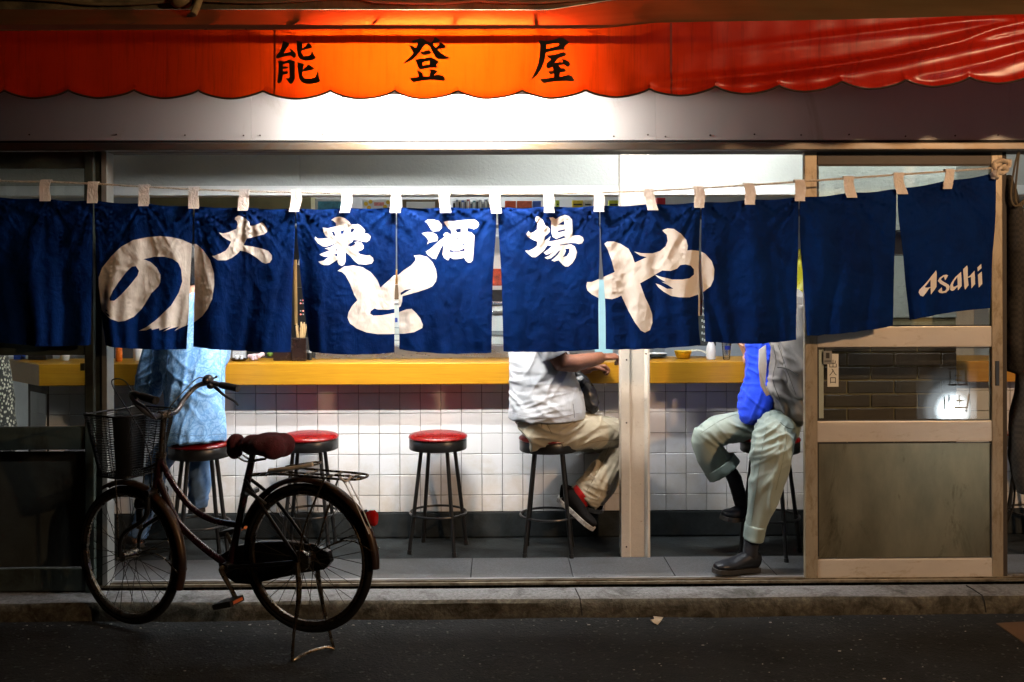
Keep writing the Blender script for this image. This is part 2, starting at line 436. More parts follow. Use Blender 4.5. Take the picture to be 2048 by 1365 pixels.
GL['jo'] = ([T(o, K2, [(370, 180), (400, 110), (470, 110), (570, 200), (630, 340), (690, 350), (740, 420), (740, 480), (680, 550), (620, 600), (600, 710), (700, 650), (760, 590), (715, 725), (850, 705), (1000, 670), (1140, 625), (1090, 585), (945, 640), (900, 665), (810, 610), (780, 520), (770, 220), (720, 130), (820, 130), (885, 175), (1000, 100), (1110, 65), (1210, 95), (1290, 180), (1300, 340), (1300, 585), (1480, 575), (1560, 620), (1585, 690), (1540, 770), (1460, 790), (1390, 765), (1250, 760), (980, 805), (990, 825), (1270, 795), (1360, 850), (1415, 990), (1380, 1130), (1300, 1260), (1200, 1345), (1120, 1345), (1060, 1300), (960, 1190), (850, 1220), (780, 1195), (860, 1130), (940, 1050), (1010, 935), (960, 960), (870, 1060), (770, 1140), (680, 1165), (610, 1125), (720, 1080), (850, 960), (740, 1030), (650, 1055), (580, 1000), (700, 920), (790, 840), (680, 820), (590, 960), (480, 1050), (380, 1120), (300, 1115), (200, 1030), (125, 950), (210, 960), (330, 900), (420, 830), (430, 735), (330, 690), (190, 610), (160, 550), (210, 460), (240, 510), (320, 500), (420, 430), (430, 290)])],
    [T(o, K2, q) for q in ([(930, 310), (1090, 215), (1105, 310)], [(935, 455), (1115, 420), (1115, 460), (945, 505)], [(1125, 905), (1230, 900), (1220, 1000), (1160, 1090), (1060, 1115), (1110, 1040), (1140, 960)])])
KN = 6.204; o = (190, 460)
GL['no'] = ([T(o, KN, [(90, 1025), (60, 990), (45, 850), (30, 700), (30, 590), (80, 470), (200, 330), (330, 210), (480, 130), (640, 95), (800, 80), (960, 92), (1090, 125), (1210, 180), (1250, 175), (1340, 250), (1430, 380), (1480, 540), (1485, 690), (1460, 860), (1400, 980), (1330, 1070), (1210, 1150), (1140, 1180), (1060, 1215), (975, 1258), (1035, 1200), (945, 1225), (850, 1262), (945, 1200), (805, 1248), (800, 1220), (715, 1243), (705, 1220), (640, 1245), (540, 1255), (640, 1210), (760, 1120), (950, 940), (1040, 780), (1085, 640), (1075, 490), (1040, 410), (970, 360), (870, 335), (740, 335), (605, 365), (690, 400), (770, 470), (815, 560), (815, 650), (790, 700), (700, 790), (640, 890), (580, 980), (480, 1080), (380, 1130), (300, 1140), (210, 1105)])],
    [T(o, KN, q) for q in ([(190, 850), (230, 760), (300, 650), (400, 520), (460, 460), (515, 452), (550, 510), (530, 570), (440, 690), (340, 800), (250, 880), (200, 880)], [(110, 990), (150, 992), (180, 1010), (150, 1015)], [(100, 1010), (180, 1045), (205, 1080), (160, 1065)])])
KT = 7.582; o = (670, 500)
GL['to'] = ([T(o, KT, [(40, 320), (140, 255), (280, 237), (420, 265), (540, 340), (640, 460), (685, 575), (770, 500), (900, 385), (960, 380), (1040, 310), (1150, 240), (1215, 170), (1225, 130), (1195, 90), (1290, 78), (1400, 110), (1480, 190), (1530, 300), (1545, 400), (1530, 480), (1480, 550), (1400, 590), (1250, 640), (1020, 705), (1015, 790), (990, 860), (940, 890), (800, 912), (640, 905), (600, 890), (540, 930), (530, 970), (580, 1000), (700, 995), (860, 965), (960, 950), (1080, 905), (1160, 895), (1230, 960), (1290, 1040), (1330, 1140), (1320, 1190), (1200, 1250), (1050, 1275), (850, 1280), (640, 1280), (480, 1255), (330, 1195), (230, 1120), (190, 1030), (205, 950), (260, 850), (340, 765), (290, 680), (230, 520), (160, 390), (110, 340)])],
    [T(o, KT, q) for q in ([(990, 655), (1060, 610), (1165, 592), (1080, 640), (995, 690)],)])
KY = 5.935; o = (1165, 445)
GL['ya'] = ([T(o, KY, q) for q in (
    [(45, 760), (55, 710), (110, 710), (210, 665), (380, 590), (340, 440), (300, 330), (260, 255), (290, 230), (370, 228), (450, 255), (545, 315), (590, 400), (618, 480), (760, 415), (680, 395), (610, 348), (700, 368), (830, 370), (920, 340), (985, 285), (1010, 220), (1000, 150), (945, 95), (1010, 72), (1080, 80), (1170, 140), (1230, 210), (1248, 280), (1240, 335), (1290, 330), (1390, 340), (1450, 370), (1530, 460), (1562, 560), (1555, 680), (1520, 760), (1440, 820), (1370, 860), (1270, 890), (1150, 890), (1050, 875), (960, 825), (900, 775), (865, 725), (920, 745), (1000, 790), (1075, 788), (1000, 740), (935, 708), (985, 715), (900, 660), (860, 625), (940, 650), (1060, 680), (1180, 680), (1270, 665), (1325, 620), (1325, 560), (1285, 515), (1220, 500), (1155, 510), (1120, 550), (1040, 578), (945, 572), (840, 635), (680, 725), (740, 890), (790, 990), (825, 1090), (830, 1190), (800, 1280), (740, 1308), (690, 1285), (620, 1190), (550, 1060), (460, 870), (420, 890), (350, 912), (280, 905), (190, 900), (110, 855), (60, 810)],)], [])
KA = 12.8; o = (1825, 520)
GL['brand'] = ([T(o, KA, q) for q in (
    [(190, 840), (205, 770), (290, 670), (430, 500), (620, 270), (640, 330), (640, 690), (590, 770), (490, 890), (478, 710), (430, 740), (290, 940), (230, 920)],
    [(670, 540), (720, 460), (810, 395), (880, 380), (925, 400), (900, 450), (850, 530), (825, 430), (765, 470), (750, 510), (800, 555), (940, 640), (970, 690), (950, 770), (880, 840), (780, 860), (715, 845), (680, 800), (770, 705), (785, 810), (850, 800), (885, 750), (870, 690), (730, 610)],
    [(980, 650), (1020, 570), (1110, 440), (1255, 310), (1270, 480), (1275, 670), (1180, 780), (1165, 690), (1080, 780), (1030, 800), (985, 770)],
    [(1310, 240), (1410, 145), (1425, 200), (1435, 440), (1500, 400), (1615, 280), (1635, 450), (1645, 620), (1540, 735), (1520, 440), (1435, 465), (1458, 650), (1370, 765), (1345, 700)],
    [(1690, 200), (1800, 105), (1808, 215), (1710, 300)],
    [(1715, 385), (1815, 300), (1835, 620), (1740, 715)])],
    [T(o, KA, q) for q in ([(330, 690), (470, 510), (480, 690), (400, 715), (340, 715)], [(1050, 640), (1080, 550), (1160, 440), (1170, 650), (1100, 690), (1060, 690)])])
# ------------------------------------------------------------------ shared materials
def asphalt_mat():
    m = bpy.data.materials.new('asphalt'); n, l, b = nodes_of(m); pos = wpos(n)
    big = noise_n(n, l, 3.2, 10, .75, pos, .4); fine = noise_n(n, l, 140, 4, .7, pos)
    c = ramp(n, l, big, [(.3, (.003, .004, .0048)), (.7, (.020, .023, .025))])
    vo = n.new('ShaderNodeTexVoronoi'); vo.inputs['Scale'].default_value = 95; l.new(pos, vo.inputs['Vector'])
    chips = ramp(n, l, vo.outputs['Color'], [(.84, g(0)), (.93, g(.85))])
    c = mix_rgb(n, l, chips, c, (.07, .075, .078))
    l.new(c, b.inputs['Base Color']); 
    rr = n.new('ShaderNodeMapRange'); l.new(big, rr.inputs[0]); rr.inputs[3].default_value = .75; rr.inputs[4].default_value = .95
    l.new(rr.outputs[0], b.inputs['Roughness']); b.inputs['Specular IOR Level'].default_value = .22
    n1 = bump(n, l, None, vo.outputs['Distance'], .5, .006)
    n2 = bump(n, l, None, fine, .5, .004, n1); bump(n, l, b, noise_n(n, l, 26, 6, .7, pos), .6, .02, n2)
    return m
asphalt = asphalt_mat()
def tile_mat(name, base, grimecol, lowz):
    m = bpy.data.materials.new(name); n, l, b = nodes_of(m); pos = wpos(n)
    oi = n.new('ShaderNodeObjectInfo')
    c = ramp(n, l, oi.outputs['Random'], [(0, tuple(x * .9 for x in base)), (1, base)])
    nz = noise_n(n, l, 7, 9, .7, pos, .5)
    sep = n.new('ShaderNodeSeparateXYZ'); l.new(pos, sep.inputs[0])
    mr = n.new('ShaderNodeMapRange'); l.new(sep.outputs['Z'], mr.inputs[0])
    mr.inputs[1].default_value = lowz[0]; mr.inputs[2].default_value = lowz[1]; mr.inputs[3].default_value = .42; mr.inputs[4].default_value = .02
    ad = n.new('ShaderNodeMath'); ad.operation = 'ADD'; l.new(nz, ad.inputs[0]); l.new(mr.outputs[0], ad.inputs[1])
    f = ramp(n, l, ad.outputs[0], [(.66, g(0)), (1.1, g(.5))])
    c = mix_rgb(n, l, f, c, grimecol)
    sp = noise_n(n, l, 60, 3, .6, pos)
    f2 = ramp(n, l, sp, [(.76, g(0)), (.82, g(.5))])
    c = mix_rgb(n, l, f2, c, (.2, .16, .1))
    l.new(c, b.inputs['Base Color']); b.inputs['Roughness'].default_value = .28; b.inputs['Specular IOR Level'].default_value = .12
    bump(n, l, b, noise_n(n, l, 14, 2, .5, pos), .05, .01)
    return m
tile_white = tile_mat('white_glazed_tile', (.66, .66, .67), (.42, .34, .22), (.1, .6))
grout = M('grout', (.10, .095, .085), .9, var=.4, bmp=.3)
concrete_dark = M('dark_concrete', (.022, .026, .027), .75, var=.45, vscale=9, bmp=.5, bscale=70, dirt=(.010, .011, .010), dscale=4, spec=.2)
concrete = M('concrete', (.15, .145, .125), .85, var=.4, vscale=14, bmp=.7, bscale=90, dirt=(.04, .035, .025), dscale=5, damt=.7)
kerb_m = M('kerb_concrete', (.075, .068, .050), .9, var=.5, vscale=45, bmp=1.0, bscale=70, dirt=(.018, .015, .009), dscale=11, damt=.75, spec=.2)
floor_m = M('floor_stone', (.07, .072, .075), .55, var=.55, vscale=110, bmp=.25, bscale=200, dirt=(.05, .05, .045), dscale=2.5, damt=.4, spec=.25)
fascia_m = M('white_enamel_board', (.47, .465, .46), .4, var=.04, vscale=4, bmp=.03, bscale=40, dirt=(.34, .31, .27), dscale=3, damt=.15, stretch=(1, 1, .35))
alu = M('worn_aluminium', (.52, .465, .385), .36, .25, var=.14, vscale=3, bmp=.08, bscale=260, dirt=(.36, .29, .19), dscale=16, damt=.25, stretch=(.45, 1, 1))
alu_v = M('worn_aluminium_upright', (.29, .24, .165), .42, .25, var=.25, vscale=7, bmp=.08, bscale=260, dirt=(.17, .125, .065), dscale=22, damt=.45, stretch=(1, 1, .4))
alu_dark = M('shade_green_metal', (.045, .06, .052), .5, .2, var=.2, vscale=5, bmp=.06, bscale=200, dirt=(.02, .022, .018), dscale=4)  # shade over the left door is put into this darker colour
alu_edge = M('bare_aluminium_edge', (.36, .37, .35), .35, .6, var=.2)
head_m = M('header_steel', (.13, .115, .095), .4, .4, var=.15, vscale=3, dirt=(.12, .08, .04), dscale=6, damt=.5, stretch=(.4, 1, 1))
black_gap = M('dark_gap', (.012, .012, .012), .8, var=.2)
wood_brown = M('brown_varnished_wood', (.12, .07, .03), .45, var=.35, vscale=10, stretch=(4, 4, .4), bmp=.15)
panel_m = M('brushed_steel_panel', (.24, .21, .13), .33, .8, var=.22, vscale=4, bmp=.05, bscale=200, dirt=(.10, .085, .045), dscale=3.5, damt=.15, stretch=(1.6, 1, .6))
panel_dark = M('dark_door_panel', (.03, .036, .033), .6, .1, var=.3, vscale=4, dirt=(.015, .016, .014), dscale=3)
post_m = M('cream_painted_post', (.56, .50, .42), .5, var=.08, vscale=10, bmp=.25, bscale=120, dirt=(.3, .2, .1), dscale=60, damt=.02)
plaster = M('textured_plaster', (.42, .43, .39), .7, var=.05, vscale=5, bmp=1.0, bscale=55)
white_trim = M('white_trim', (.66, .66, .63), .5, var=.05)
wall_m = M('kitchen_wall', (.5, .5, .49), .6, var=.08)
ceil_m = M('ceiling_board', (.45, .45, .44), .8, var=.08)
dark_cab = M('dark_cabinet', (.04, .035, .03), .5, var=.3)
steel = M('kitchen_steel', (.5, .5, .5), .28, .9, var=.1, stretch=(.2, 1, 1), vscale=20)
black_m = M('black_plastic', (.015, .015, .015), .35, var=.2)
clear_pane = GLASS('window_glass', refl=.06, dirty=.08)
rope_m = M('rope_fibre', (.55, .47, .36), .9, var=.3, vscale=90)

# ------------------------------------------------------------------ ground
def kerb_geo():
    gg = G(); n = 60; xs = [-6 + 12 * i / n for i in range(n + 1)]
    def rough(x, k): return .010 * noise.noise(Vector((x * 5, k, 3))) + .006 * noise.noise(Vector((x * 23, k, 1)))
    rows = []
    for k, (y, z) in enumerate([(-.035, -.016), (-.12, -.018), (-.182, -.022), (-.195, -.034), (-.20, -.06), (-.205, -.13)]):
        rows.append([Vector((x, y + rough(x, k * 3.1) * (k > 1), z + rough(x, k * 3.1 + 9) * .5 * (k < 4))) for x in xs])
    v = [p for r in rows for p in r]; f = []
    for i in range(len(rows) - 1):
        for j in range(n):
            a = i * (n + 1) + j; f.append((a, a + 1, a + n + 2, a + n + 1))
    gg.add(v, f); gg.m = [0 if k < n * 2 else 1 for k in range(len(f))]
    return gg
def grid_sheet(name, x0, x1, y0, y1, z, mat, nx=60, ny=40, amp=.004, kind='structure'):
    v = []; f = []
    for j in range(ny + 1):
        for i in range(nx + 1):
            x = x0 + (x1 - x0) * i / nx; y = y0 + (y1 - y0) * j / ny
            v.append((x, y, z + amp * noise.noise(Vector((x * 1.7, y * 1.7, 0)))))
    for j in range(ny):
        for i in range(nx):
            a = j * (nx + 1) + i; f.append((a, a + 1, a + nx + 2, a + nx + 1))
    o = bpy.data.objects.new(name, mesh_from(name, v, f, mat, None, True)); link(o); o['kind'] = kind
    return o
grid_sheet('street', -14, 14, -14, -.19, -.10, asphalt, 90, 60, .006)
kb = kerb_geo().obj('kerb', [M('sill_concrete', (.135, .137, .14), .9, var=.4, vscale=60, bmp=.8, bscale=110, dirt=(.04, .04, .036), dscale=6, damt=.4, spec=.2), kerb_m], smooth=True); kb['kind'] = 'structure'
jm = M('joint_dirt', (.012, .010, .008), .95)
for px in (1155, 300, -560, 1960):
    x = P(px, 1200, -.19).x
    gj = G(); gj.tube([(x, -.06, -.013), (x + .006, -.12, -.0145), (x + .012, -.184, -.019), (x + .014, -.199, -.034), (x + .02, -.204, -.09)], .003, 5); gj.obj('kerb_joint', jm, kb)
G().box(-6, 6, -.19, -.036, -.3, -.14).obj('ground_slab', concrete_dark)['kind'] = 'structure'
bpy.data.objects['ground_slab'].name = 'ground'
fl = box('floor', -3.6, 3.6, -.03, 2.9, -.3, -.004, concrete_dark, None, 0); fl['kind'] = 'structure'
# front strip of stone floor slabs
a0 = P(1355, 1160, 0).x; wd = .485
i = -9
while a0 + i * wd < 3.3:
    x0 = a0 + i * wd
    if x0 > -3.5:
        o = box('floor_slab', x0 + .0022, x0 + wd - .0022, .035, .385, -.006, .004, floor_m, fl, .002)
    i += 1
# scraps lying on the street
leaf_m = M('dry_leaf', (.5, .46, .38), .8, var=.3)
lf = G()
c = PZ(1312, 1243, -.088)
for (u, v_, r1, r2, an) in ((0, 0, .03, .012, .5), (.012, .01, .022, .008, -.3)):
    pts = [Vector((c.x + u + r1 * math.cos(t) * math.cos(an) - r2 * math.sin(t) * math.sin(an), c.y + v_ + r1 * math.cos(t) * math.sin(an) + r2 * math.sin(t) * math.cos(an), c.z + .012 * math.cos(2 * t) + u * .4)) for t in [k * .7854 for k in range(8)]]
    lf.add(pts + [p + Vector((0, 0, .0015)) for p in pts], [tuple(range(7, -1, -1)), tuple(range(8, 16))] + [(k, (k + 1) % 8, (k + 1) % 8 + 8, k + 8) for k in range(8)])
tag(lf.obj('dead_leaf', leaf_m), 'pale curled dead leaf lying on the asphalt below the kerb', 'leaf')
gr = G()
for k in range(110):
    x = rng.uniform(-2.2, 2.2); y = rng.uniform(-1.3, -.25) if k % 3 else rng.uniform(-.3, -.22); s = rng.uniform(.0012, .0042)
    gr.ball((x, y, -.098), (s * rng.uniform(.8, 2.4), s, s * .6), 0, 5, 3)
tag(gr.obj('grit', M('pale_grit', (.35, .33, .3), .8)), 'scattered pale grit and crumbs on the dark street', 'grit', None, 'stuff')
pl = G()
q = [PZ(x, y, -.093) for x, y in ((1992, 1246), (2050, 1243), (2120, 1275), (2062, 1296))]
pl.add(q + [p - Vector((0, 0, .012)) for p in q], [(0, 1, 2, 3), (7, 6, 5, 4), (0, 4, 5, 1), (1, 5, 6, 2), (2, 6, 7, 3), (3, 7, 4, 0)])
tag(pl.obj('board', M('brown_board', (.09, .05, .025), .7, var=.3), None, bevel=.003), 'flat brown board lying on the street at the right edge', 'board')

# ------------------------------------------------------------------ shop building
shop = thing('shop_building', 'old street bar front with white fascia, steel header and open doorway', 'shop', (0, 0, 0))
zf0 = P(1024, 281, -.04).z; zf1 = P(1024, 22, -.04).z
seams = [-3.7, P(503, 240, -.04).x, P(1312, 240, -.04).x, 3.7]
for i in range(3):
    o = box('fascia_board', seams[i] + .0004, seams[i + 1] - .0004, -.04, -.015, zf0, zf1, fascia_m, shop, .0012)
rs_ = M('rusty_screw', (.06, .045, .035), .7, .5)
for px in (60, 232, 370, 490, 523, 648, 1228, 1298, 1330, 1420, 1506, 1600, 1700, 1812, 1912, 1995):
    c = P(px + random.uniform(-3, 3), 271 + random.uniform(-2, 3), -.041)
    G().lathe([(.004, 0), (.004, -.003), (.0015, -.004)], c, 8, axis='y').obj('screw', rs_, shop)
hz0 = P(1024, 300, -.09).z; hz1 = P(1024, 285.5, -.09).z
box('header_channel', -3.7, 3.7, -.09, .02, hz0, hz1, head_m, shop, .004)
box('drip_gap', -3.7, 3.7, -.035, .02, hz1 + .001, zf0 - .001, black_gap, shop, 0)
hb = P(1024, 304, .03).z
box('door_head', -3.7, 3.7, -.02, .09, hb, hz0 - .002, M('door_head_and_shaded_rail', (.06, .05, .04), .6, .2, var=.3), shop, .003)
box('upper_wall', -3.7, 3.7, -.015, .1, zf0, 5.0, M('stained_mortar', (.16, .13, .07), .95, var=.5, vscale=5, bmp=1.0, bscale=35, dirt=(.035, .03, .015), dscale=3, damt=.8), shop, 0)
box('wall_face', -3.7, 3.7, -.05, -.016, zf1 + .002, 5.0, MATS['stained_mortar'], shop, 0)
# left jamb with bare aluminium edge
pbox('door_jamb', 186, 204, 303, 1186, -.025, .05, alu_dark, shop, .003)
pbox('jamb_edge', 204.5, 213, 303, 1182, -.035, .05, alu_edge, shop, .003)
pbox('door_jamb', 2006, 2013, 303, 1172, .0, .08, M('dark_wood_jamb', (.03, .022, .015), .7), shop, .002)
# sliding door tracks on the sill
tr = G()
za = .004
tr.box(-3.7, 3.7, -.036, -.02, -.02, .008); tr.box(-3.7, 3.7, -.006, .002, -.02, .010); box('door_track', -3.7, 3.7, .016, .034, -.02, .011, M('bright_track', (.5, .5, .52), .3, .8, var=.2, vscale=20, stretch=(.3, 1, 1)), shop, .001)
tr.obj('door_track', M('track_metal', (.2, .17, .12), .4, .6, var=.3, vscale=12, dirt=(.06, .04, .02), dscale=9), shop, bevel=.001)
box('track_bed', -3.7, 3.7, -.036, .033, -.25, -.003, M('track_wood', (.07, .045, .025), .8, var=.4), shop, 0)
# interior shell
for nm, a in (('wall', (-3.62, -3.5, .1, 2.9, 0, 2.6)), ('wall', (3.5, 3.62, .1, 2.9, 0, 2.6)), ('wall', (-3.5, 3.5, 2.75, 2.9, 0, 2.6))):
    o = box(nm, *a, wall_m, None, 0); o['kind'] = 'structure'
o = box('ceiling', -3.62, 3.62, .1, 2.9, 2.55, 2.65, ceil_m, None, 0); o['kind'] = 'structure'
# plastered bulkhead over the bar
bz = P(1024, 391, 1.0).z; bz2 = P(1024, 372, 1.0).z
bk = thing('bulkhead', 'pale textured plaster bulkhead hanging from the ceiling above the bar', 'bulkhead', (0, 1.0, bz))
xs = [-3.5, P(600, 350, 1.0).x, P(1242, 350, 1.0).x, 3.5]
for i in range(3):
    box('plaster_panel', xs[i] + .001, xs[i + 1] - .001, 1.0, 1.12, bz2 + .001, 2.548, plaster, bk, .002)
box('lower_rail', -3.5, 3.5, .985, 1.13, bz, bz2, white_trim, bk, .004)
# centre post
post = thing('support_post', 'cream painted steel channel post standing in the middle of the doorway', 'post', P(1271, 1118, .38))
pb = P(1271, 1118, .38).z
a = P(1243, 1118, .38).x; b_ = P(1300, 1118, .38).x; w_ = b_ - a
gp = G()
gp.prism([(a, .40), (a, .38), (a + .042, .38), (a + .046, .385), (a + .05, .394), (b_ - .024, .394), (b_ - .018, .385), (b_ - .012, .372), (b_, .372), (b_, .47), (a, .47)], lambda x, y, d: Vector((x, y, d)), 0.0, 2.548)
gp.obj('channel', post_m, post, bevel=.002)
db_ = M('dark_bolt', (.05, .035, .03), .6, .4)
for px, py in ((1253, 846), (1253, 1094), (1253, 720), (1292, 708)):
    c = P(px, py, .379); G().lathe([(.0045, 0), (.0045, -.002), (.002, -.003)], c, 8, axis='y').obj('bolt', db_, post)

# ------------------------------------------------------------------ sliding doors
def pane(name, px0, px1, py0, py1, Y, parent, mat=None):
    return pbox(name, px0, px1, py0, py1, Y, Y + .004, mat or clear_pane, parent, 0)
dr = thing('sliding_door', 'worn aluminium sliding door with clear panes and dented metal lower panel', 'door', P(1810, 1168, .0))
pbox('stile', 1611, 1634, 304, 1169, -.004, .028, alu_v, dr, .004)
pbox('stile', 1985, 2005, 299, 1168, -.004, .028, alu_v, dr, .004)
pbox('rail', 1634.6, 1984.4, 304, 330, .0, .026, MATS['door_head_and_shaded_rail'], dr, .003)  # awning shade put into the top rail by a darker material
pbox('rail', 1634.6, 1984.4, 463, 509, .0, .026, alu, dr, .003)
pbox('rail', 1634.6, 1984.4, 653, 695, .0, .026, alu, dr, .003)
pbox('rail', 1634.6, 1984.4, 842, 885, .0, .026, alu, dr, .003)
pbox('rail', 1634.6, 1984.4, 1117, 1168, .0, .026, alu, dr, .003)
for y0, y1 in ((330, 463), (509, 653), (695, 842)):
    pane('pane', 1634.6, 1984.4, y0, y1, .012, dr)
pbox('kick_panel', 1634.6, 1984.4, 885, 1117, .010, .018, panel_m, dr, 0)
bead = G()
for y0, y1 in ((330, 463), (509, 653), (695, 842), (885, 1117)):
    for (a, b_, c, d) in ((1634.8, 1984.2, y0 - .2, y0 + 3.0), (1634.8, 1984.2, y1 - 3.0, y1 + .2), (1634.8, 1637.6, y0 + 3.2, y1 - 3.2), (1981.4, 1984.2, y0 + 3.2, y1 - 3.2)):
        p = P(a, d, .004); q = P(b_, c, .004); bead.box(p.x, q.x, .004, .0095, p.z, q.z)
bead.obj('glazing_bead', M('black_rubber', (.012, .012, .011), .6, var=.2), dr)
pbox('handle', 1991, 1999, 722, 772, -.007, .0, black_m, dr, .002)
# entrance sign stuck on the pane
sticker = pbox('sticker', 1655, 1677, 708, 774, .0105, .0118, M('sticker_paper', (.66, .65, .58), .6, var=.05), dr, 0)
sticker['label'] = 'narrow white door sticker with three black characters'
ink = M('black_ink', (.012, .012, .012), .6, var=.1)
def strokes(segs, Y, w, parent, name='character'):
    gg = G()
    for k, (x0, y0, x1, y1) in enumerate(segs):
        a = P(x0, y0, Y - k * .00004); c = P(x1, y1, Y - k * .00004); d = (c - a).normalized(); s_ = Vector((-d.z, 0, d.x)) * w / 2
        q = [a - s_ - d * w * .3, c - s_ + d * w * .3, c + s_ + d * w * .3, a + s_ - d * w * .3]
        gg.add(q, [(0, 1, 2, 3)])
    return gg.obj(name, ink, parent)
strokes([(1666, 720.5, 1666, 734.5), (1661.5, 722, 1661.5, 727), (1670.5, 722, 1670.5, 727), (1661.5, 727, 1670.5, 727), (1659.5, 728.5, 1659.5, 734.5), (1672.5, 728.5, 1672.5, 734.5), (1659.5, 734.5, 1672.5, 734.5)], .0098, .0032, sticker)
strokes([(1663.5, 738.5, 1666, 740), (1666, 740, 1664.5, 745), (1664.5, 745, 1659.5, 751), (1666, 741, 1669, 747), (1669, 747, 1672.5, 750.5)], .0098, .0032, sticker)
strokes([(1661, 756, 1661, 766.5), (1661, 756, 1671, 756), (1671, 756, 1671, 766.5), (1661, 765, 1671, 765)], .0098, .0034, sticker)
st2 = pbox('sticker', 1647, 1664, 702, 729, .0085, .0092, M('grey_sticker', (.22, .23, .22), .6, var=.1), dr, 0)
st2['label'] = 'small grey square sticker overlapping the white one'
pbox('mark', 1652, 1659, 706, 717, .0078, .0083, ink, st2, 0)
pbox('mark', 1649, 1662, 721, 725, .0078, .0083, M('mark_grey', (.09, .1, .1), .6), st2, 0)
pbox('edge_strip', 1637.8, 1647, 700, 837, .019, .024, white_trim, dr, 0)

dl = thing('sliding_door', 'green sliding door, shade put into its dark colour, with one clear pane left of the bicycle basket', 'door', P(80, 1188, -.06))
pbox('stile', 170, 186, 304, 1186, -.064, -.034, alu_dark, dl, .004)
pbox('rail', -420, 169.5, 304, 338, -.06, -.036, alu_dark, dl, .003)
pbox('rail', -420, 169.5, 684, 713, -.06, -.036, alu_dark, dl, .003)
rl = pbox('rail', -420, 169.5, 854, 903, -.06, -.036, alu_dark, dl, .003)
pbox('rail', -420, 169.5, 1138, 1187, -.06, -.036, alu_dark, dl, .003)
pane('pane', -420, 169.5, 338, 684, -.05, dl)
pane('pane', -420, 169.5, 713, 854, -.05, dl)
pbox('kick_panel', -420, 169.5, 903, 1138, -.05, -.044, panel_dark, dl, 0)
pbox('stile', -440, -420.5, 304, 1187, -.064, -.034, alu_dark, dl, .004)
pbox('latch', 160, 169, 727, 742, -.068, -.06, alu_dark, dl, .002)

# ------------------------------------------------------------------ bar counter with tiled front
TY = .805
ct = thing('bar_counter', 'long bar counter with yellow wood edge and white tiled front', 'counter', (0, TY, 0))
zc1 = P(700, 727, .69).z; zc0 = P(700, 770, .69).z
xl = P(78, 750, .69).x
wood_y = bpy.data.materials.new('yellow_wood'); n, l, b = nodes_of(wood_y); pos = wpos(n)
gnz = noise_n(n, l, 6, 8, .6, mapping(n, l, pos, (.5, 5, 14)), 1.0)
fz = noise_n(n, l, 60, 4, .6, mapping(n, l, pos, (.15, 2, 6)))
cc = ramp(n, l, gnz, [(.3, (.36, .165, .008)), (.7, (.46, .225, .013))])
cc = mix_rgb(n, l, ramp(n, l, fz, [(.4, g(0)), (.75, g(.35))]), cc, (.24, .10, .005))
l.new(cc, b.inputs['Base Color']); b.inputs['Roughness'].default_value = .33; bump(n, l, b, fz, .06, .003)
def counter_geo(y0, x0, y1, z0, z1, x1=3.45, ch=.42):
    return G().prism([(x0, y0), (x1, y0), (x1, y1), (x0 - ch, y1), (x0 - ch, y0 + ch)], lambda x, y, d: Vector((x, y, d)), z0, z1)
counter_geo(.69, xl, 1.06, zc0, zc1, 3.45, .34).obj('worktop', wood_y, ct, bevel=.004)
zt = P(880, 867.6, TY).z; pit = (P(922.7, 867.6, TY).x - P(799.7, 867.6, TY).x) / 3
xt0 = P(799.7, 867.6, TY).x
zkick = P(880, 1024, TY).z
xcorner = P(95, 900, TY).x
counter_geo(TY + .006, xcorner, 1.05, zkick, zc0 - .002, 3.45, .2).obj('front_wall', grout, ct)
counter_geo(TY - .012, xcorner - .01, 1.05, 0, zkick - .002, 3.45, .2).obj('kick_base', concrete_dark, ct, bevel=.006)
tile_me = {}
def tile_obj(x0, z0, h, wdt=None):
    wdt = wdt or pit; key = (round(h, 4), round(wdt, 4))
    if key not in tile_me:
        t = G(); e = .0014; w2 = wdt / 2 - e; h2 = h / 2 - e; bv = .002
        t.add([(-w2, .003, -h2), (w2, .003, -h2), (w2, .003, h2), (-w2, .003, h2), (-w2, -.004, -h2), (w2, -.004, -h2), (w2, -.004, h2), (-w2, -.004, h2),
               (-w2 + bv, -.006, -h2 + bv), (w2 - bv, -.006, -h2 + bv), (w2 - bv, -.006, h2 - bv), (-w2 + bv, -.006, h2 - bv)],
              [(8, 9, 10, 11), (4, 5, 9, 8), (5, 6, 10, 9), (6, 7, 11, 10), (7, 4, 8, 11), (0, 1, 5, 4), (1, 2, 6, 5), (2, 3, 7, 6), (3, 0, 4, 7)])
        tile_me[key] = mesh_from('tile', t.v, t.f, tile_white)
    o = bpy.data.objects.new('tile', tile_me[key])
    link(o, ct, (x0 + wdt / 2, TY + random.uniform(0, .0012), z0 + h / 2))
    o.rotation_euler = (random.uniform(-.004, .004), 0, random.uniform(-.004, .004))
k0 = math.ceil((xcorner - xt0) / pit)
rows = []
z = zt + pit * 2
while z > zkick - .001:
    lo = max(z - pit, zkick); hi = min(z + 0, zc0 - .004)
    if hi - lo > .01: rows.append((lo, hi - lo))
    z -= pit
xa = P(1650, 900, TY).x; xb = P(1905, 900, TY).x; xe = P(2075, 900, TY).x
for k in range(k0, 80):
    x = xt0 + k * pit
    if x > xe: break
    if xa < x < xb - pit: continue
    for (lo, h) in rows: tile_obj(x, lo, h)
tp = G()
zt2 = zt + pit * 2
for k in range(k0, 80):
    x = xt0 + k * pit
    if x > xe: break
    if zc0 - .004 - zt2 > .01: tp.box(x + .0014, x + pit - .0014, TY - .005, TY + .003, zt2 + .0014, zc0 - .004)
tag(tp.obj('cut_tiles', tile_white, ct, bevel=.0015, seg=1), kind='stuff')
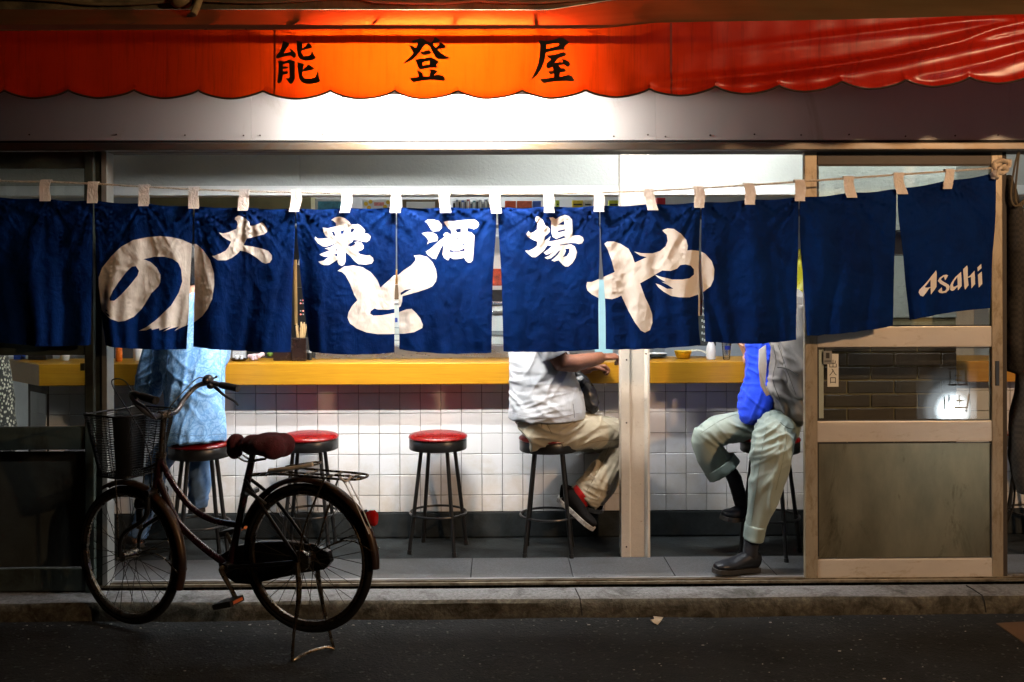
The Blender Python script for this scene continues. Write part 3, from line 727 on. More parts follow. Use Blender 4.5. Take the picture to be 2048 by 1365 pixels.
# cornered left end of the tiled front, too oblique to pick single tiles apart
ce = G(); cdir = Vector((-1, 1, 0)).normalized(); cn = Vector((-1, -1, 0)).normalized(); c0 = Vector((xcorner - .003, TY + .003, 0))
for k in range(2):
    for (lo, h) in rows:
        p0 = c0 + cdir * (k * pit + .002); p1 = c0 + cdir * ((k + 1) * pit - .002)
        q = [p0, p1, p1 + cn * .006, p0 + cn * .006]
        ce.hexa([Vector((a.x, a.y, lo + .0015)) for a in q] + [Vector((a.x, a.y, lo + h - .0015)) for a in q])
tag(ce.obj('corner_tiles', tile_white, ct), kind='stuff')

# ------------------------------------------------------------------ brick pier behind the right-hand door
BY = .36
bx0 = P(1628, 760, BY).x; bx1 = P(1914, 760, BY).x
zbt = P(1760, 637, BY).z
bp = thing('brick_pier', 'dark brown brick pier with pale joints seen through the right-hand door', 'pier', ((bx0 + bx1) / 2, BY, 0))
box('mortar', bx0, bx1 - .004, BY + .004, BY + .13, -.003, zbt, M('pale_mortar', (.26, .22, .13), .95, var=.3, bmp=.4), bp, 0)
box('plaster_top', bx0, bx1, BY, BY + .13, zbt + .001, 2.548, plaster, bp, .003)
brick_m = bpy.data.materials.new('brown_brick'); n, l, b = nodes_of(brick_m); pos = wpos(n)
oi = n.new('ShaderNodeObjectInfo')
c = ramp(n, l, oi.outputs['Random'], [(0, (.028, .022, .018)), (.5, (.05, .035, .025)), (1, (.085, .052, .03))])
nz = noise_n(n, l, 40, 6, .7, mapping(n, l, pos, (.3, 1, 2)))
c = mix_rgb(n, l, nz, c, (.05, .035, .025), 'OVERLAY'); l.new(c, b.inputs['Base Color']); b.inputs['Roughness'].default_value = .5
bump(n, l, b, nz, .3, .004)
bl = P(1834, 760, BY).x - P(1694 - 94 + 94 - 0, 760, BY).x
bl = (P(1788, 760, BY).x - P(1694, 760, BY).x); bh = (P(1700, 705.6, BY).z - P(1700, 816, BY).z) / 4
zr = P(1700, 705.6, BY).z; xj = P(1694, 720, BY).x
brick_me = {}
r0 = -int(zr / bh)
row = -math.floor((zr) / bh)
for r_ in range(-3, int(zr / bh) + 1):
    z1 = zr - r_ * bh; z0 = z1 - bh
    if z1 > zbt + .001 or z0 < 0: continue
    off = 0 if r_ % 2 == 0 else bl / 2
    k = -3
    while True:
        x0 = xj + off + k * bl; x1 = x0 + bl; k += 1
        if x0 > bx1: break
        a = max(x0, bx0); b2 = min(x1, bx1)
        if b2 - a < .02: continue
        key = (round(b2 - a, 3))
        if key not in brick_me:
            w2 = (b2 - a) / 2 - .004; h2 = bh / 2 - .004
            gg = G().box(-w2, w2, -.004, .02, -h2, h2); brick_me[key] = gg
            oo = gg.obj('brick', brick_m, bp, bevel=.003, seg=1, local=((a + b2) / 2, BY, (z0 + z1) / 2)); brick_me[key] = oo.data
        else:
            oo = bpy.data.objects.new('brick', brick_me[key]); link(oo, bp, ((a + b2) / 2, BY + random.uniform(-.0015, .001), (z0 + z1) / 2))
# ------------------------------------------------------------------ awning
AY = -.80
vin = bpy.data.materials.new('red_awning_vinyl'); n, l, b = nodes_of(vin); pos = wpos(n)
weave = n.new('ShaderNodeTexWave'); weave.wave_type = 'BANDS'; weave.bands_direction = 'X'; weave.inputs['Scale'].default_value = 55
weave.inputs['Distortion'].default_value = 2.0; weave.inputs['Detail'].default_value = 4; l.new(pos, weave.inputs['Vector'])
st = noise_n(n, l, 7, 9, .75, mapping(n, l, pos, (9, 1, .5)))
stf = ramp(n, l, st, [(.50, g(0)), (.74, g(.75))])
cl = noise_n(n, l, 2.2, 8, .65, pos)
base = ramp(n, l, cl, [(.3, (.30, .008, .003)), (.7, (.38, .013, .004))])
base = mix_rgb(n, l, stf, base, (.1, .004, .002))
l.new(base, b.inputs['Base Color']); b.inputs['Roughness'].default_value = .33; b.inputs['Specular IOR Level'].default_value = .4
tl = n.new('ShaderNodeBsdfTranslucent')
tcol = mix_rgb(n, l, weave.outputs[0], (.95, .058, .0010), (.82, .046, .0009))
tcol = mix_rgb(n, l, stf, tcol, (.3, .012, .0005))
l.new(tcol, tl.inputs[0])
mx = n.new('ShaderNodeMixShader'); mx.inputs[0].default_value = .17
l.new(b.outputs[0], mx.inputs[1]); l.new(tl.outputs[0], mx.inputs[2]); l.new(mx.outputs[0], n['Material Output'].inputs[0])
bump(n, l, b, noise_n(n, l, 3.2, 3, .5, mapping(n, l, pos, (.6, 1, 1.6)), .8), .2, .02)
roofm = bpy.data.materials.new('sooty_awning_roof'); n, l, b = nodes_of(roofm); pos = wpos(n)
dn = noise_n(n, l, 3, 9, .7, mapping(n, l, pos, (.5, 2, 2)))
c = ramp(n, l, dn, [(.25, (.10, .062, .02)), (.8, (.19, .125, .045))]); l.new(c, b.inputs['Base Color']); b.inputs['Roughness'].default_value = .7
tl = n.new('ShaderNodeBsdfTranslucent'); tl.inputs[0].default_value = (.6, .03, .003, 1)
mx = n.new('ShaderNodeMixShader'); mx.inputs[0].default_value = .2
l.new(b.outputs[0], mx.inputs[1]); l.new(tl.outputs[0], mx.inputs[2]); l.new(mx.outputs[0], n['Material Output'].inputs[0])
aw = thing('awning', 'red vinyl awning with scalloped hem and three black characters, glowing orange', 'awning', P(1024, 60, AY))
def interp(x, pts):
    return float(np.interp(x, [p[0] for p in pts], [p[1] for p in pts]))
FOLD = [(-900, 62), (0, 62), (480, 60), (1000, 60), (1200, 57), (1310, 46), (1700, 39), (2048, 30), (2500, 20)]
SC = [-390, -255, -122, 13, 140, 270, 398, 528, 662, 790, 916, 1044, 1171, 1298, 1430, 1555, 1681, 1808, 1936, 2064, 2192, 2320, 2448]
def hem_y(x):
    base = interp(x, [(-900, 181), (0, 181), (270, 180), (530, 182), (800, 182), (1050, 181), (1300, 178), (1430, 173), (1555, 172), (1680, 164), (1808, 161), (1936, 155), (2064, 148), (2400, 138)])
    for a, b_ in zip(SC[:-1], SC[1:]):
        if a <= x <= b_:
            t = (x - a) / (b_ - a)
            prof = min(1., (math.sin(math.pi * t) ** .62)) if 0 < t < 1 else 0
            skew = .9 + .25 * (.5 - abs(t - .42))
            return base + 17 * prof * skew
    return base
CREASE = [([(1180, 175), (1500, 152), (1760, 122), (1900, 88), (1990, 60), (2060, 48), (2200, 30)], 11, .034),
          ([(1350, 110), (1600, 82), (1800, 60), (1940, 44), (2060, 36), (2200, 28)], 9, .022),
          ([(1250, 165), (1560, 148), (1800, 112), (1960, 86), (2060, 66), (2200, 46)], 9, .018),
          ([(1560, 186), (1800, 158), (1960, 128), (2060, 100), (2200, 74)], 12, .026)]
def crease_y(x, poly):
    i = 0
    while i < len(poly) - 2 and x > poly[i + 1][0]: i += 1
    p0 = poly[max(i - 1, 0)]; p1 = poly[i]; p2 = poly[i + 1]; p3 = poly[min(i + 2, len(poly) - 1)]
    t = (x - p1[0]) / (p2[0] - p1[0]); L = p2[0] - p1[0]
    m1 = (p2[1] - p0[1]) / (p2[0] - p0[0]) * L; m2 = (p3[1] - p1[1]) / (p3[0] - p1[0]) * L
    return (2*t**3 - 3*t*t + 1) * p1[1] + (t**3 - 2*t*t + t) * m1 + (-2*t**3 + 3*t*t) * p2[1] + (t**3 - t*t) * m2
def val_disp(x, y):
    d = .006 * noise.noise(Vector((x * .006, y * .012, 2))) + .003 * noise.noise(Vector((x * .02, y * .02, 5)))
    for poly, wd_, amp in CREASE:
        xs_ = [p[0] for p in poly]
        if x < xs_[0]: continue
        yc = crease_y(x, poly); ramp_ = min(1, (x - xs_[0]) / 550.)
        d += amp * ramp_ * math.exp(-((y - yc) / wd_) ** 2)
    hy = hem_y(x)
    d += .010 * math.exp(-((y - hy) / 9.) ** 2) * (1 if x < 1200 else 1.4)
    d += .003 * math.sin(x * .09) * max(0, (y - 120) / 80)
    return d
def val_pt(x, y, off=0.):
    p = P(x, y, AY)
    p.y -= val_disp(x, y) + off
    return p
xsL, xsR = -380, 2440
topx = np.linspace(xsL, xsR, 240)
outline = [(x, interp(x, FOLD)) for x in topx] + [(x, hem_y(x)) for x in np.linspace(xsR, xsL, 700)]
adds = []; subs = []
for k in ('no_kanji', 'to_kanji', 'ya_kanji'): adds += GL[k][0]; subs += GL[k][1]
v2, t2, ins = sheet(outline, adds, subs, 5.5)
def surf(v2, fn):
    v3 = np.array([fn(x, y)[:] for x, y in v2]); e = .6
    nx = np.array([(fn(x + e, y) - fn(x - e, y))[:] for x, y in v2]); ny = np.array([(fn(x, y + e) - fn(x, y - e))[:] for x, y in v2])
    nn = np.cross(nx, ny); nn /= np.linalg.norm(nn, axis=1)[:, None]
    nn[nn[:, 1] > 0] *= -1
    return v3, nn
def orient(v3, t):
    a, b_, c = v3[t[:, 0]], v3[t[:, 1]], v3[t[:, 2]]
    s = np.cross(b_ - a, c - a)[:, 1] > 0
    t = t.copy(); t[s] = t[s][:, ::-1]; return t
v3, nn = surf(v2, val_pt); t2 = orient(v3, t2)
valance = split_mesh('valance', v3, nn, t2[~ins], vin, aw)
paint = M('black_sign_paint', (.008, .008, .008), .45, var=.1)
for k in ('no_kanji', 'to_kanji', 'ya_kanji'):
    sel = np.zeros(len(t2), bool); cen = v2[t2].mean(1)
    for poly in GL[k][0]: sel |= in_poly(cen, poly)
    split_mesh('character', v3, nn, t2[sel & ins], paint, valance)
# dark piping round the hem
pp = [val_pt(x, hem_y(x), .002) for x in np.linspace(xsL + 4, xsR - 4, 640)]
G().tube(pp, .0042, 5).obj('piping', M('dark_piping', (.02, .012, .008), .6), aw, smooth=True)
# roof sheet
rv = []; rf = []; NX, NY = 160, 8
wz = P(1024, 21, -.05).z
for i in range(NX + 1):
    x = xsL + (xsR - xsL) * i / NX
    p0 = val_pt(x, interp(x, FOLD) + .4)
    wzx = wz + .075 * min(1, max(0, (x - 1120) / 240.)); wzx += .0
    for j in range(NY + 1):
        t = j / NY; y = p0.y + (-.053 - p0.y) * t
        z = p0.z + (wzx - p0.z) * t - .018 * math.sin(math.pi * t) * (1 + .5 * noise.noise(Vector((x * .01, t, 0))))
        rv.append((p0.x, y, z))
for i in range(NX):
    for j in range(NY):
        a = i * (NY + 1) + j; rf.append((a, a + NY + 1, a + NY + 2, a + 1))
G().add(rv, rf).obj('roof_sheet', roofm, aw, smooth=True)
# seams
for sx in (549, 1342):
    gs = G(); pts = [val_pt(sx, y, .0012) for y in np.linspace(interp(sx, FOLD) + 1, hem_y(sx) - 1, 20)]
    for a, b_ in zip(pts[:-1], pts[1:]):
        gs.add([a + Vector((-.004, 0, 0)), a + Vector((.004, 0, 0)), b_ + Vector((.004, 0, 0)), b_ + Vector((-.004, 0, 0))], [(0, 1, 2, 3)])
    gs.obj('seam', M('seam_tape', (.16, .006, .003), .5), aw)
# frame
fr_m = M('awning_frame_paint', (.10, .03, .02), .6, .2)
def bar(px0, px1, py0, py1, Y0, Y1, name): return pbox(name, px0, px1, py0, py1, Y0, Y1, fr_m, aw, .003)
bar(xsL, xsR - 400, 76.5, 88.5, AY + .02, AY + .045, 'front_bar')
zb = P(900, 56, AY + .05).z
box('inner_bar', P(xsL, 56, AY).x, P(2040, 56, AY).x, AY + .09, AY + .115, zb - .004, zb + .022, fr_m, aw, .003)
def roof_z(y):
    t = (y - AY) / (-.053 - AY); z0 = P(900, 60, AY).z
    return z0 + (wz - z0) * t - .018 * math.sin(math.pi * min(1, max(0, t)))
for px in (200, 375, 549, 725, 900, 1075, 1250, 1425, 1600, 1775, 1950):
    x = P(px, 80, AY + .05).x
    gb = G(); gb.tube([(x, AY + .03, P(900, 82, AY + .03).z), (x, AY + .07, roof_z(AY + .07) - .02), (x + .01, -.06, roof_z(-.06) - .03)], .009, 6)
    gb.obj('rafter', fr_m, aw)
for px in (420, 500, 592, 690, 785, 880, 978, 1072, 1172):
    gb = G(); a = P(px - 5, 66, AY + .025); b_ = P(px + 10, 77, AY + .025)
    gb.tube([a, b_], .0035, 5); gb.ball(P(px - 8, 61, AY + .03), .007, 0, 8, 6); gb.obj('hook', fr_m, aw)
# tube lamp under the awning
lampx = P(890, 150, -.36).x; lampz = 2.325
al = thing('tube_lamp', 'short white fluorescent tube lamp fixed under the red awning', 'lamp', (lampx, -.34, lampz))
G().tube([(lampx - .38, -.36, lampz), (lampx + .38, -.36, lampz)], .016, 12).obj('tube', EM('awning_tube_glow', (1, .93, .86), AWN_L), al, smooth=True)
gl_ = G(); gl_.box(lampx - .42, lampx + .42, -.20, -.15, lampz + .06, lampz + .10)
for s in (-1, 1):
    gl_.box(lampx + s * .398 - .012, lampx + s * .398 + .012, -.378, -.15, lampz - .022, lampz + .022)
    gl_.box(lampx + s * .398 - .012, lampx + s * .398 + .012, -.17, -.042, lampz + .02, lampz + .06)
gl_.obj('housing', white_trim, al, bevel=.003)
box('reflector', lampx - .425, lampx + .425, -.46, -.352, lampz - .114, lampz - .110, white_trim, al, 0)  # unseen plate, added to keep the tube's light off street and bicycle
for s in (-1, 1):
    x = lampx + s * .45
    G().box(x - .004, x + .004, -.61, -.272, lampz - .115, lampz + .045).obj('end_plate', white_trim, al, bevel=.002)  # unseen plates, shaped to cut off light along fascia and valance

# ------------------------------------------------------------------ things along the top of the picture
wire_m = M('old_cable', (.13, .10, .055), .7, var=.3, vscale=20)
def cable(name, pts, r, label, group=None, mat=wire_m):
    o = G().tube(bezier(pts, 8), r, 7).obj(name, mat, None, smooth=True)
    return tag(o, label, 'cable', group)
CY = -.075
cable('cable', [P(x, y, CY) for x, y in ((-200, 4), (0, -3), (100, 0), (180, 8), (260, 8), (330, 3), (420, -6))], .008, 'sagging old cable on the wall at the upper left', None)
cable('cable', [P(x, y, CY) for x, y in ((300, -8), (420, 2), (540, 4), (700, -4), (760, 4), (900, 6), (1000, -6))], .007, 'thin cable looping along the wall above the middle of the awning', None)
cable('cable', [P(x, y, CY) for x, y in ((880, -10), (960, 2), (1080, 5), (1180, -2), (1240, -8))], .006, 'short dark cable sagging on the wall above the awning right of centre', None)
pipe = thing('drain_pipe', 'stub of pale flexible pipe hanging over the awning top', 'pipe', P(392, 20, -.14))
G().tube(bezier([P(402, -30, -.06), P(399, -5, -.09), P(394, 12, -.14), P(387, 28, -.20), P(383, 36, -.23)], 6), .017, 10).obj('hose', M('ribbed_hose', (.32, .26, .14), .7, var=.3, vscale=30), pipe, smooth=True)
G().tube([P(384.5, 33.5, -.217), P(381, 40, -.245)], .021, 10).obj('end_cap', black_m, pipe, smooth=True)
jb = G().ball(P(362, 3, -.09), (.05, .035, .035), 0, 12, 8).obj('cable_bundle', M('taped_bundle', (.18, .13, .06), .8, var=.4, vscale=25), None, smooth=True)
tag(jb, 'taped lump of cables beside the hanging pipe stub', 'cable bundle')

# ------------------------------------------------------------------ noren curtain and rope
NYP = -.115
ROPE = [(-320, 345), (0, 362), (93, 364), (188, 368), (289, 374), (389, 379), (490, 383), (592, 385), (693, 387), (792, 387), (890, 387), (991, 388), (1096, 387), (1196, 385), (1298, 382), (1396, 377), (1497, 371), (1598, 364), (1696, 357), (1796, 350), (1898, 343), (1995, 336)]
rp = bezier([P(x, y, NYP) for x, y in ROPE], 14)
gr_ = G(); gr_.tube(rp, .0036, 6)
for ph in (0., 2.09, 4.19):
    pts = []; L = 0
    fine = bezier([P(x, y, NYP) for x, y in ROPE], 40)
    for i, p in enumerate(fine):
        if i: L += (fine[i] - fine[i - 1]).length
        pts.append(p + Vector((0, math.cos(L * 260 + ph) * .0028, math.sin(L * 260 + ph) * .0028)))
    gr_.tube(pts, .0026, 4)
rope = gr_.obj('rope', rope_m, None, smooth=True)
tag(rope, 'twisted pale rope strung across the shop front holding the blue curtain', 'rope')
kn = G(); kc = P(2003, 334, NYP - .005)
kn.tube([kc + Vector((math.cos(t) * .035, -.012 * math.sin(2 * t), math.sin(t) * .028)) for t in np.linspace(0, 6.0, 14)], .010, 7)
kn.tube(bezier([kc + Vector((.03, 0, .01)), kc + Vector((-.02, -.02, -.01)), kc + Vector((-.03, -.015, -.05))], 5), .008, 6)
kn.tube(bezier([kc + Vector((-.02, 0, .0)), kc + Vector((.02, -.02, -.005)), kc + Vector((.034, -.01, .03))], 5), .009, 6)
kn.tube([P(2003, 336, NYP), Vector((P(2003, 336, .0).x + .012, .002, P(2003, 336, NYP).z))], .006, 6)
kn.obj('knot', rope_m, rope, smooth=True)
nor = thing('noren_curtain', 'navy blue split shop curtain with large white brush lettering', 'curtain', P(1024, 400, NYP))
indigo = bpy.data.materials.new('indigo_cotton'); n, l, b = nodes_of(indigo); pos = wpos(n)
nz = noise_n(n, l, 4, 9, .7, pos, .6)
c = ramp(n, l, nz, [(.3, (.0003, .0078, .054)), (.7, (.0004, .0185, .118))]); l.new(c, b.inputs['Base Color'])
b.inputs['Roughness'].default_value = .75; b.inputs['Specular IOR Level'].default_value = .06
h1 = noise_n(n, l, 10, 5, .6, mapping(n, l, pos, (1.5, 1, .7), (0, .6, 0)), 2.0)
h2 = noise_n(n, l, 26, 4, .55, mapping(n, l, pos, (.6, 1, 1.4), (0, -.7, 0)), 1.2)
n1 = bump(n, l, None, h1, .16, .03); n2 = bump(n, l, None, h2, .12, .012, n1)
bump(n, l, b, noise_n(n, l, 700, 2, .5, pos), .15, .001, n2)
tl = n.new('ShaderNodeBsdfTranslucent'); tl.inputs[0].default_value = (.002, .03, .2, 1)
mx = n.new('ShaderNodeMixShader'); mx.inputs[0].default_value = .015
l.new(b.outputs[0], mx.inputs[1]); l.new(tl.outputs[0], mx.inputs[2]); l.new(mx.outputs[0], n['Material Output'].inputs[0])
print_m = CLOTH('white_cotton_print', (.70, .67, .63), .05, .03, 700, .2, (.7, .65, .58), (.60, .55, .48), .85, 7.)
tab_m = CLOTH('tab_cotton', (.68, .63, .58), .12, .03, 500, .45, (.6, .55, .5), (.5, .4, .32), .9, 30.)
# panel: left edge, right edge (top to bottom), bottom sag
PAN = [
 ([(-212, 388), (-212, 540), (-212, 676)], [(-17, 394), (-17, 540), (-17, 684)], 4),
 ([(-15, 394), (-15, 540), (-15, 684)], [(186, 402), (184, 560), (181, 690)], 5),
 ([(189, 402), (193, 560), (207, 692)], [(387, 413), (385, 470), (380, 560), (372, 699)], 3),
 ([(390, 413), (388, 470), (387, 560), (383, 695)], [(590.5, 418), (590, 475), (585, 580), (580, 705)], 2),
 ([(593, 418), (594.5, 475), (604, 590), (617, 704)], [(792, 415), (791.3, 540), (788.5, 600), (788, 706)], 4),
 ([(794, 415), (794.6, 540), (797, 600), (798, 700)], [(993, 415), (991.5, 470), (985.5, 560), (983, 705)], 5),
 ([(995, 415), (997.5, 470), (1003, 560), (1007, 703)], [(1198.5, 412), (1199.5, 500), (1197, 600), (1198, 699)], 3),
 ([(1200.5, 412), (1202, 500), (1210, 600), (1212, 699)], [(1401, 405), (1398.5, 510), (1396.5, 630), (1401, 690)], 3),
 ([(1403, 405), (1402, 510), (1406, 590), (1410, 683)], [(1597, 395), (1595.5, 500), (1593, 600), (1592, 680)], 6),
 ([(1599, 395), (1600, 480), (1606, 560), (1613, 672)], [(1792, 378), (1792.5, 440), (1790, 510), (1788, 652)], 3),
 ([(1794, 378), (1797, 432), (1808, 510), (1825, 641)], [(1992, 346), (1990, 480), (1983, 617)], -4),
]
TABS = [-107, -10, 93, 188, 289, 389, 490, 592, 693, 792, 890, 991, 1096, 1196, 1298, 1396, 1497, 1598, 1696, 1796, 1898]
TILT = {289: 1, 1096: 3, 1196: 3, 1298: 6, 1396: 3, 1497: 3, 1598: 1, 1696: 4, 1796: 4, 1898: -5, 389: 0, 490: -3, 188: -1, 93: -1}
alladd = []
for k in ('dai', 'shu', 'sake', 'jo', 'no', 'to', 'ya', 'brand'):
    alladd.append((k, GL[k][0], GL[k][1]))
def cloth_fn(pi, L, Rr):
    lx = lambda y: interp(y, [(p[1], p[0]) for p in L]); rx = lambda y: interp(y, [(p[1], p[0]) for p in Rr])
    y0 = (L[0][1] + Rr[0][1]) / 2; y1 = (L[-1][1] + Rr[-1][1]) / 2
    sd = pi * 13.7
    amp = .042 if pi in (1, 2, 8, 9, 10) else .036
    def fn(x, y):
        a, b_ = lx(y), rx(y); u = (x - a) / (b_ - a); v = max(0., min(1., (y - y0) / (y1 - y0)))
        d = 0.
        # broad hanging folds growing downwards, drifting sideways
        s = u + .18 * noise.noise(Vector((u * 1.2 + sd, v * 1.6, .3)))
        d += amp * (v ** .8) * noise.noise(Vector((s * 3.1 + sd, v * .55, 1.7)))
        d += .013 * (.12 + v) * noise.noise(Vector((s * 7.5 + sd, v * 1.1, 4.2)))
        # tension creases fanning out from the tabs
        for tx in TABS:
            dx = x - tx; dy = y - y0 + 4
            if dy > 2 and abs(dx) < 130:
                an = math.atan2(dx, dy); rr_ = math.hypot(dx, dy)
                tn = noise.noise(Vector((an * 4.6 + tx, rr_ * .005, sd))); d += (.0075 * math.exp(-rr_ / 110.) * tn + .0028 * math.exp(-rr_ / 170.) * math.exp(-(tn * 6) ** 2)) * min(1, rr_ / 34.)
        # crumpling
        d += .0012 * noise.noise(Vector((x * .035 + y * .02 + sd, y * .028 - x * .016, 7)))
        d += .0014 * (1 - 2 * abs(noise.noise(Vector((x * .030 - y * .022 + sd, y * .035 + x * .02, 9)))))
        d += .0007 * (1 - 2 * abs(noise.noise(Vector((x * .07 + y * .045 + sd, y * .06 - x * .04, 3)))))
        d += -.010 * (abs(u - .5) * 2) ** 6 * v
        p = P(x, y, NYP); p.y -= d
        return p
    return fn
pan_labels = {}
for pi, (L, Rr, sag) in enumerate(PAN):
    nb = 24
    bot = [(Rr[-1][0] + (L[-1][0] - Rr[-1][0]) * k / nb, Rr[-1][1] + (L[-1][1] - Rr[-1][1]) * k / nb + sag * math.sin(math.pi * k / nb) + 1.2 * noise.noise(Vector((k * .5, pi, 0)))) for k in range(nb + 1)]
    top = [(L[0][0] + (Rr[0][0] - L[0][0]) * k / 20, L[0][1] + (Rr[0][1] - L[0][1]) * k / 20 + 2.5 * math.sin(math.pi * k / 10) ** 2) for k in range(21)]
    outline = top + [tuple(q[:2]) for q in [tuple(v) for v in bezier([(*p, 0) for p in Rr], 8)]][1:-1] + bot + [tuple(q[:2]) for q in [tuple(v) for v in bezier([(*p, 0) for p in L], 8)]][1:-1][::-1]
    xs_ = [p[0] for p in outline]; x0, x1 = min(xs_), max(xs_)
    adds = []; subs = []; used = []
    for k, A, S in alladd:
        ax = [p[0] for q in A for p in q]
        if max(ax) > x0 and min(ax) < x1 and not (k in ('to',) and pi not in (4, 5)):
            adds += A; subs += S; used.append((k, A, S))
    v2, t2, ins = sheet(outline, adds, subs, 5.2)
    fn = cloth_fn(pi, L, Rr)
    v3, nn = surf(v2, fn); t2 = orient(v3, t2)
    cp = split_mesh('cloth_panel', v3, nn, t2[~ins], indigo, nor)
    cen = v2[t2].mean(1)
    for k, A, S in used:
        sel = np.zeros(len(t2), bool)
        for poly in A: sel |= in_poly(cen, poly)
        sel &= ins
        if sel.sum() > 3: split_mesh('lettering' if k == 'brand' else 'character', v3, nn, t2[sel], print_m, cp)
    # bottom hem fold, one cloth thickness proud
    hm = G(); hb_ = bot[1:-1]
    for (xa, ya), (xb_, yb) in zip(hb_[:-1], hb_[1:]):
        q = [fn(xa, ya - 4.2), fn(xb_, yb - 4.2), fn(xb_, yb + .3), fn(xa, ya + .3)]
        hm.add([p + Vector((0, -.0016, 0)) for p in q], [(0, 1, 2, 3)])
    hm.obj('hem', indigo, cp, smooth=True)
# tabs looped over the rope
for tx in TABS:
    ry = interp(tx, ROPE); tl_ = TILT.get(tx, 0); h = 44 if tx != 1898 else 29
    gt = G(); wpx = 10.4 if tx != 1898 else 9
    rows_ = []
    prof = [(-2, .010), (-4.5, 0.), (-4, -.010), (2, -.0125), (8, -.010), (16, -.012), (26, -.014), (36, -.020), (h - 4.5, -.024)]
    for k, (dy, dyy) in enumerate(prof):
        row_ = []
        for j in range(7):
            u = j / 6 * 2 - 1
            x = tx + u * wpx * (1 + .05 * math.sin(k * 1.3 + tx)) + tl_ * max(0, dy) / h + (2.2 * math.sin(tx) * math.sin(dy * .12))
            p = P(x, ry + dy, NYP); p.y += dyy + .0035 * noise.noise(Vector((u * 1.6, dy * .09, tx)))
            row_.append(p)
        rows_.append(row_)
    v = [p for r in rows_ for p in r]; f = []
    for i in range(len(rows_) - 1):
        for j in range(6):
            a = i * 7 + j; f.append((a, a + 7, a + 8, a + 1))
    o = len(v); v2_ = [p + Vector((0, .0022, 0)) for p in v]
    gt.add(v, f); gt.add(v2_, [q[::-1] for q in f])
    per = [j for j in range(7)] + [i * 7 + 6 for i in range(1, len(rows_))] + [len(v) - 2 - j for j in range(6)] + [i * 7 for i in range(len(rows_) - 2, 0, -1)]
    gt.add(v + v2_, [(per[i], per[(i + 1) % len(per)], per[(i + 1) % len(per)] + o, per[i] + o) for i in range(len(per))])
    gt.obj('tab', tab_m, nor, smooth=True, sharp=60)
# bunched last tab at the tie
gt = G()
for k in range(4):
    gt.tube(bezier([P(2001, 336, NYP - .012), P(1992 - k * 3, 345 + k, NYP - .018), P(1984 + k * 4, 358, NYP - .012 - .004 * k)], 5), [.010, .010, .011, .012, .012, .013, .012, .012, .012, .012, .012][:11], 6, r2=.004)
gt.obj('tab', tab_m, nor, smooth=True)
sl = G()
q = [P(1397.2, 516, NYP + .012), P(1402, 514, NYP + .012), P(1405, 590, NYP + .012), P(1404.5, 632, NYP + .012), P(1396.8, 632, NYP + .012), P(1397, 580, NYP + .012)]
sl.add(q + [p + Vector((0, .002, 0)) for p in q], [(0, 1, 2, 3, 4, 5), (11, 10, 9, 8, 7, 6)] + [(k, k + 6, (k + 1) % 6 + 6, (k + 1) % 6) for k in range(6)])
sl.obj('selvedge', print_m, nor)
# ------------------------------------------------------------------ lamps
def ceiling_lamp(name, x, y, z, L, rad, label):
    t = thing(name, label, 'lamp', (x, y, z))
    G().tube([(x - L / 2, y, z), (x + L / 2, y, z)], .016, 10).obj('tube', EM(name + '_glow_%d' % rad, (.93, .97, 1.0), rad), t, smooth=True)
    gg = G(); gg.box(x - L / 2 - .03, x + L / 2 + .03, y - .035, y + .035, z + .045, z + .10)
    for s in (-1, 1): gg.box(x + s * (L / 2 + .012) - .012, x + s * (L / 2 + .012) + .012, y - .02, y + .02, z - .02, z + .05)
    gg.obj('housing', white_trim, t, bevel=.003)
lt = thing('tube_lamp', 'long shaded fluorescent tube fixed inside the door head above the left stools', 'lamp', (-.78, .10, 2.12))
G().tube([(-1.43, .10, 2.12), (-.13, .10, 2.12)], .016, 10).obj('tube', EM('door_tube_glow', (.93, .97, 1.0), ROOM_L), lt, smooth=True)
box('shade', -1.47, -.09, .155, .160, 2.099, 2.22, white_trim, lt, 0)
box('shade_top', -1.47, -.09, .091, .154, 2.215, 2.22, white_trim, lt, 0)
ceiling_lamp('tube_lamp', .85, .14, 2.42, .9, ROOMR_L, 'long fluorescent tube on the ceiling above the white post')
o = box('added_baffle', .30, .31, .02, .34, 2.28, 2.54, white_trim, None, 0); tag(o, 'unseen white baffle added to keep the ceiling tube light off the bulkhead left of the post', 'baffle')  # unseen plate added to dim the bulkhead left of the post
ceiling_lamp('tube_lamp', -.3, 1.9, 2.42, 1.2, ROOM2_L, 'fluorescent tube on the kitchen ceiling behind the bulkhead')
ceiling_lamp('tube_lamp', 2.15, .12, 2.42, .6, 230, 'short tube lamp on the ceiling beyond the sliding door')
# street lamp behind the photographer's right shoulder
sl_ = thing('street_lamp', 'tall street lamp post with warm lamp on the far side of the street', 'street lamp', (3.5, -3.9, -.1))
G().tube([(3.5, -3.9, -.1), (3.5, -3.9, 2.97)], [.07, .05], 12).obj('pole', M('lamp_pole', (.1, .1, .1), .6), sl_, smooth=True)
G().tube(bezier([(3.5, -3.9, 2.94), (3.49, -3.8, 3.04), (3.46, -3.65, 3.05)], 5), .025, 10).obj('arm', MATS['lamp_pole'], sl_, smooth=True)
G().lathe([(.02, .1), (.09, .06), (.12, 0.02), (.118, 0.015)], (3.45, -3.6, 2.98), 16).obj('shade', MATS['lamp_pole'], sl_, smooth=True)
ld = bpy.data.lights.new('street_bulb', 'POINT'); ld.energy = STREET_W; ld.color = (1, .62, .34); ld.shadow_soft_size = .07
lo = bpy.data.objects.new('street_bulb', ld); link(lo, sl_, (3.45, -3.6, 2.74))
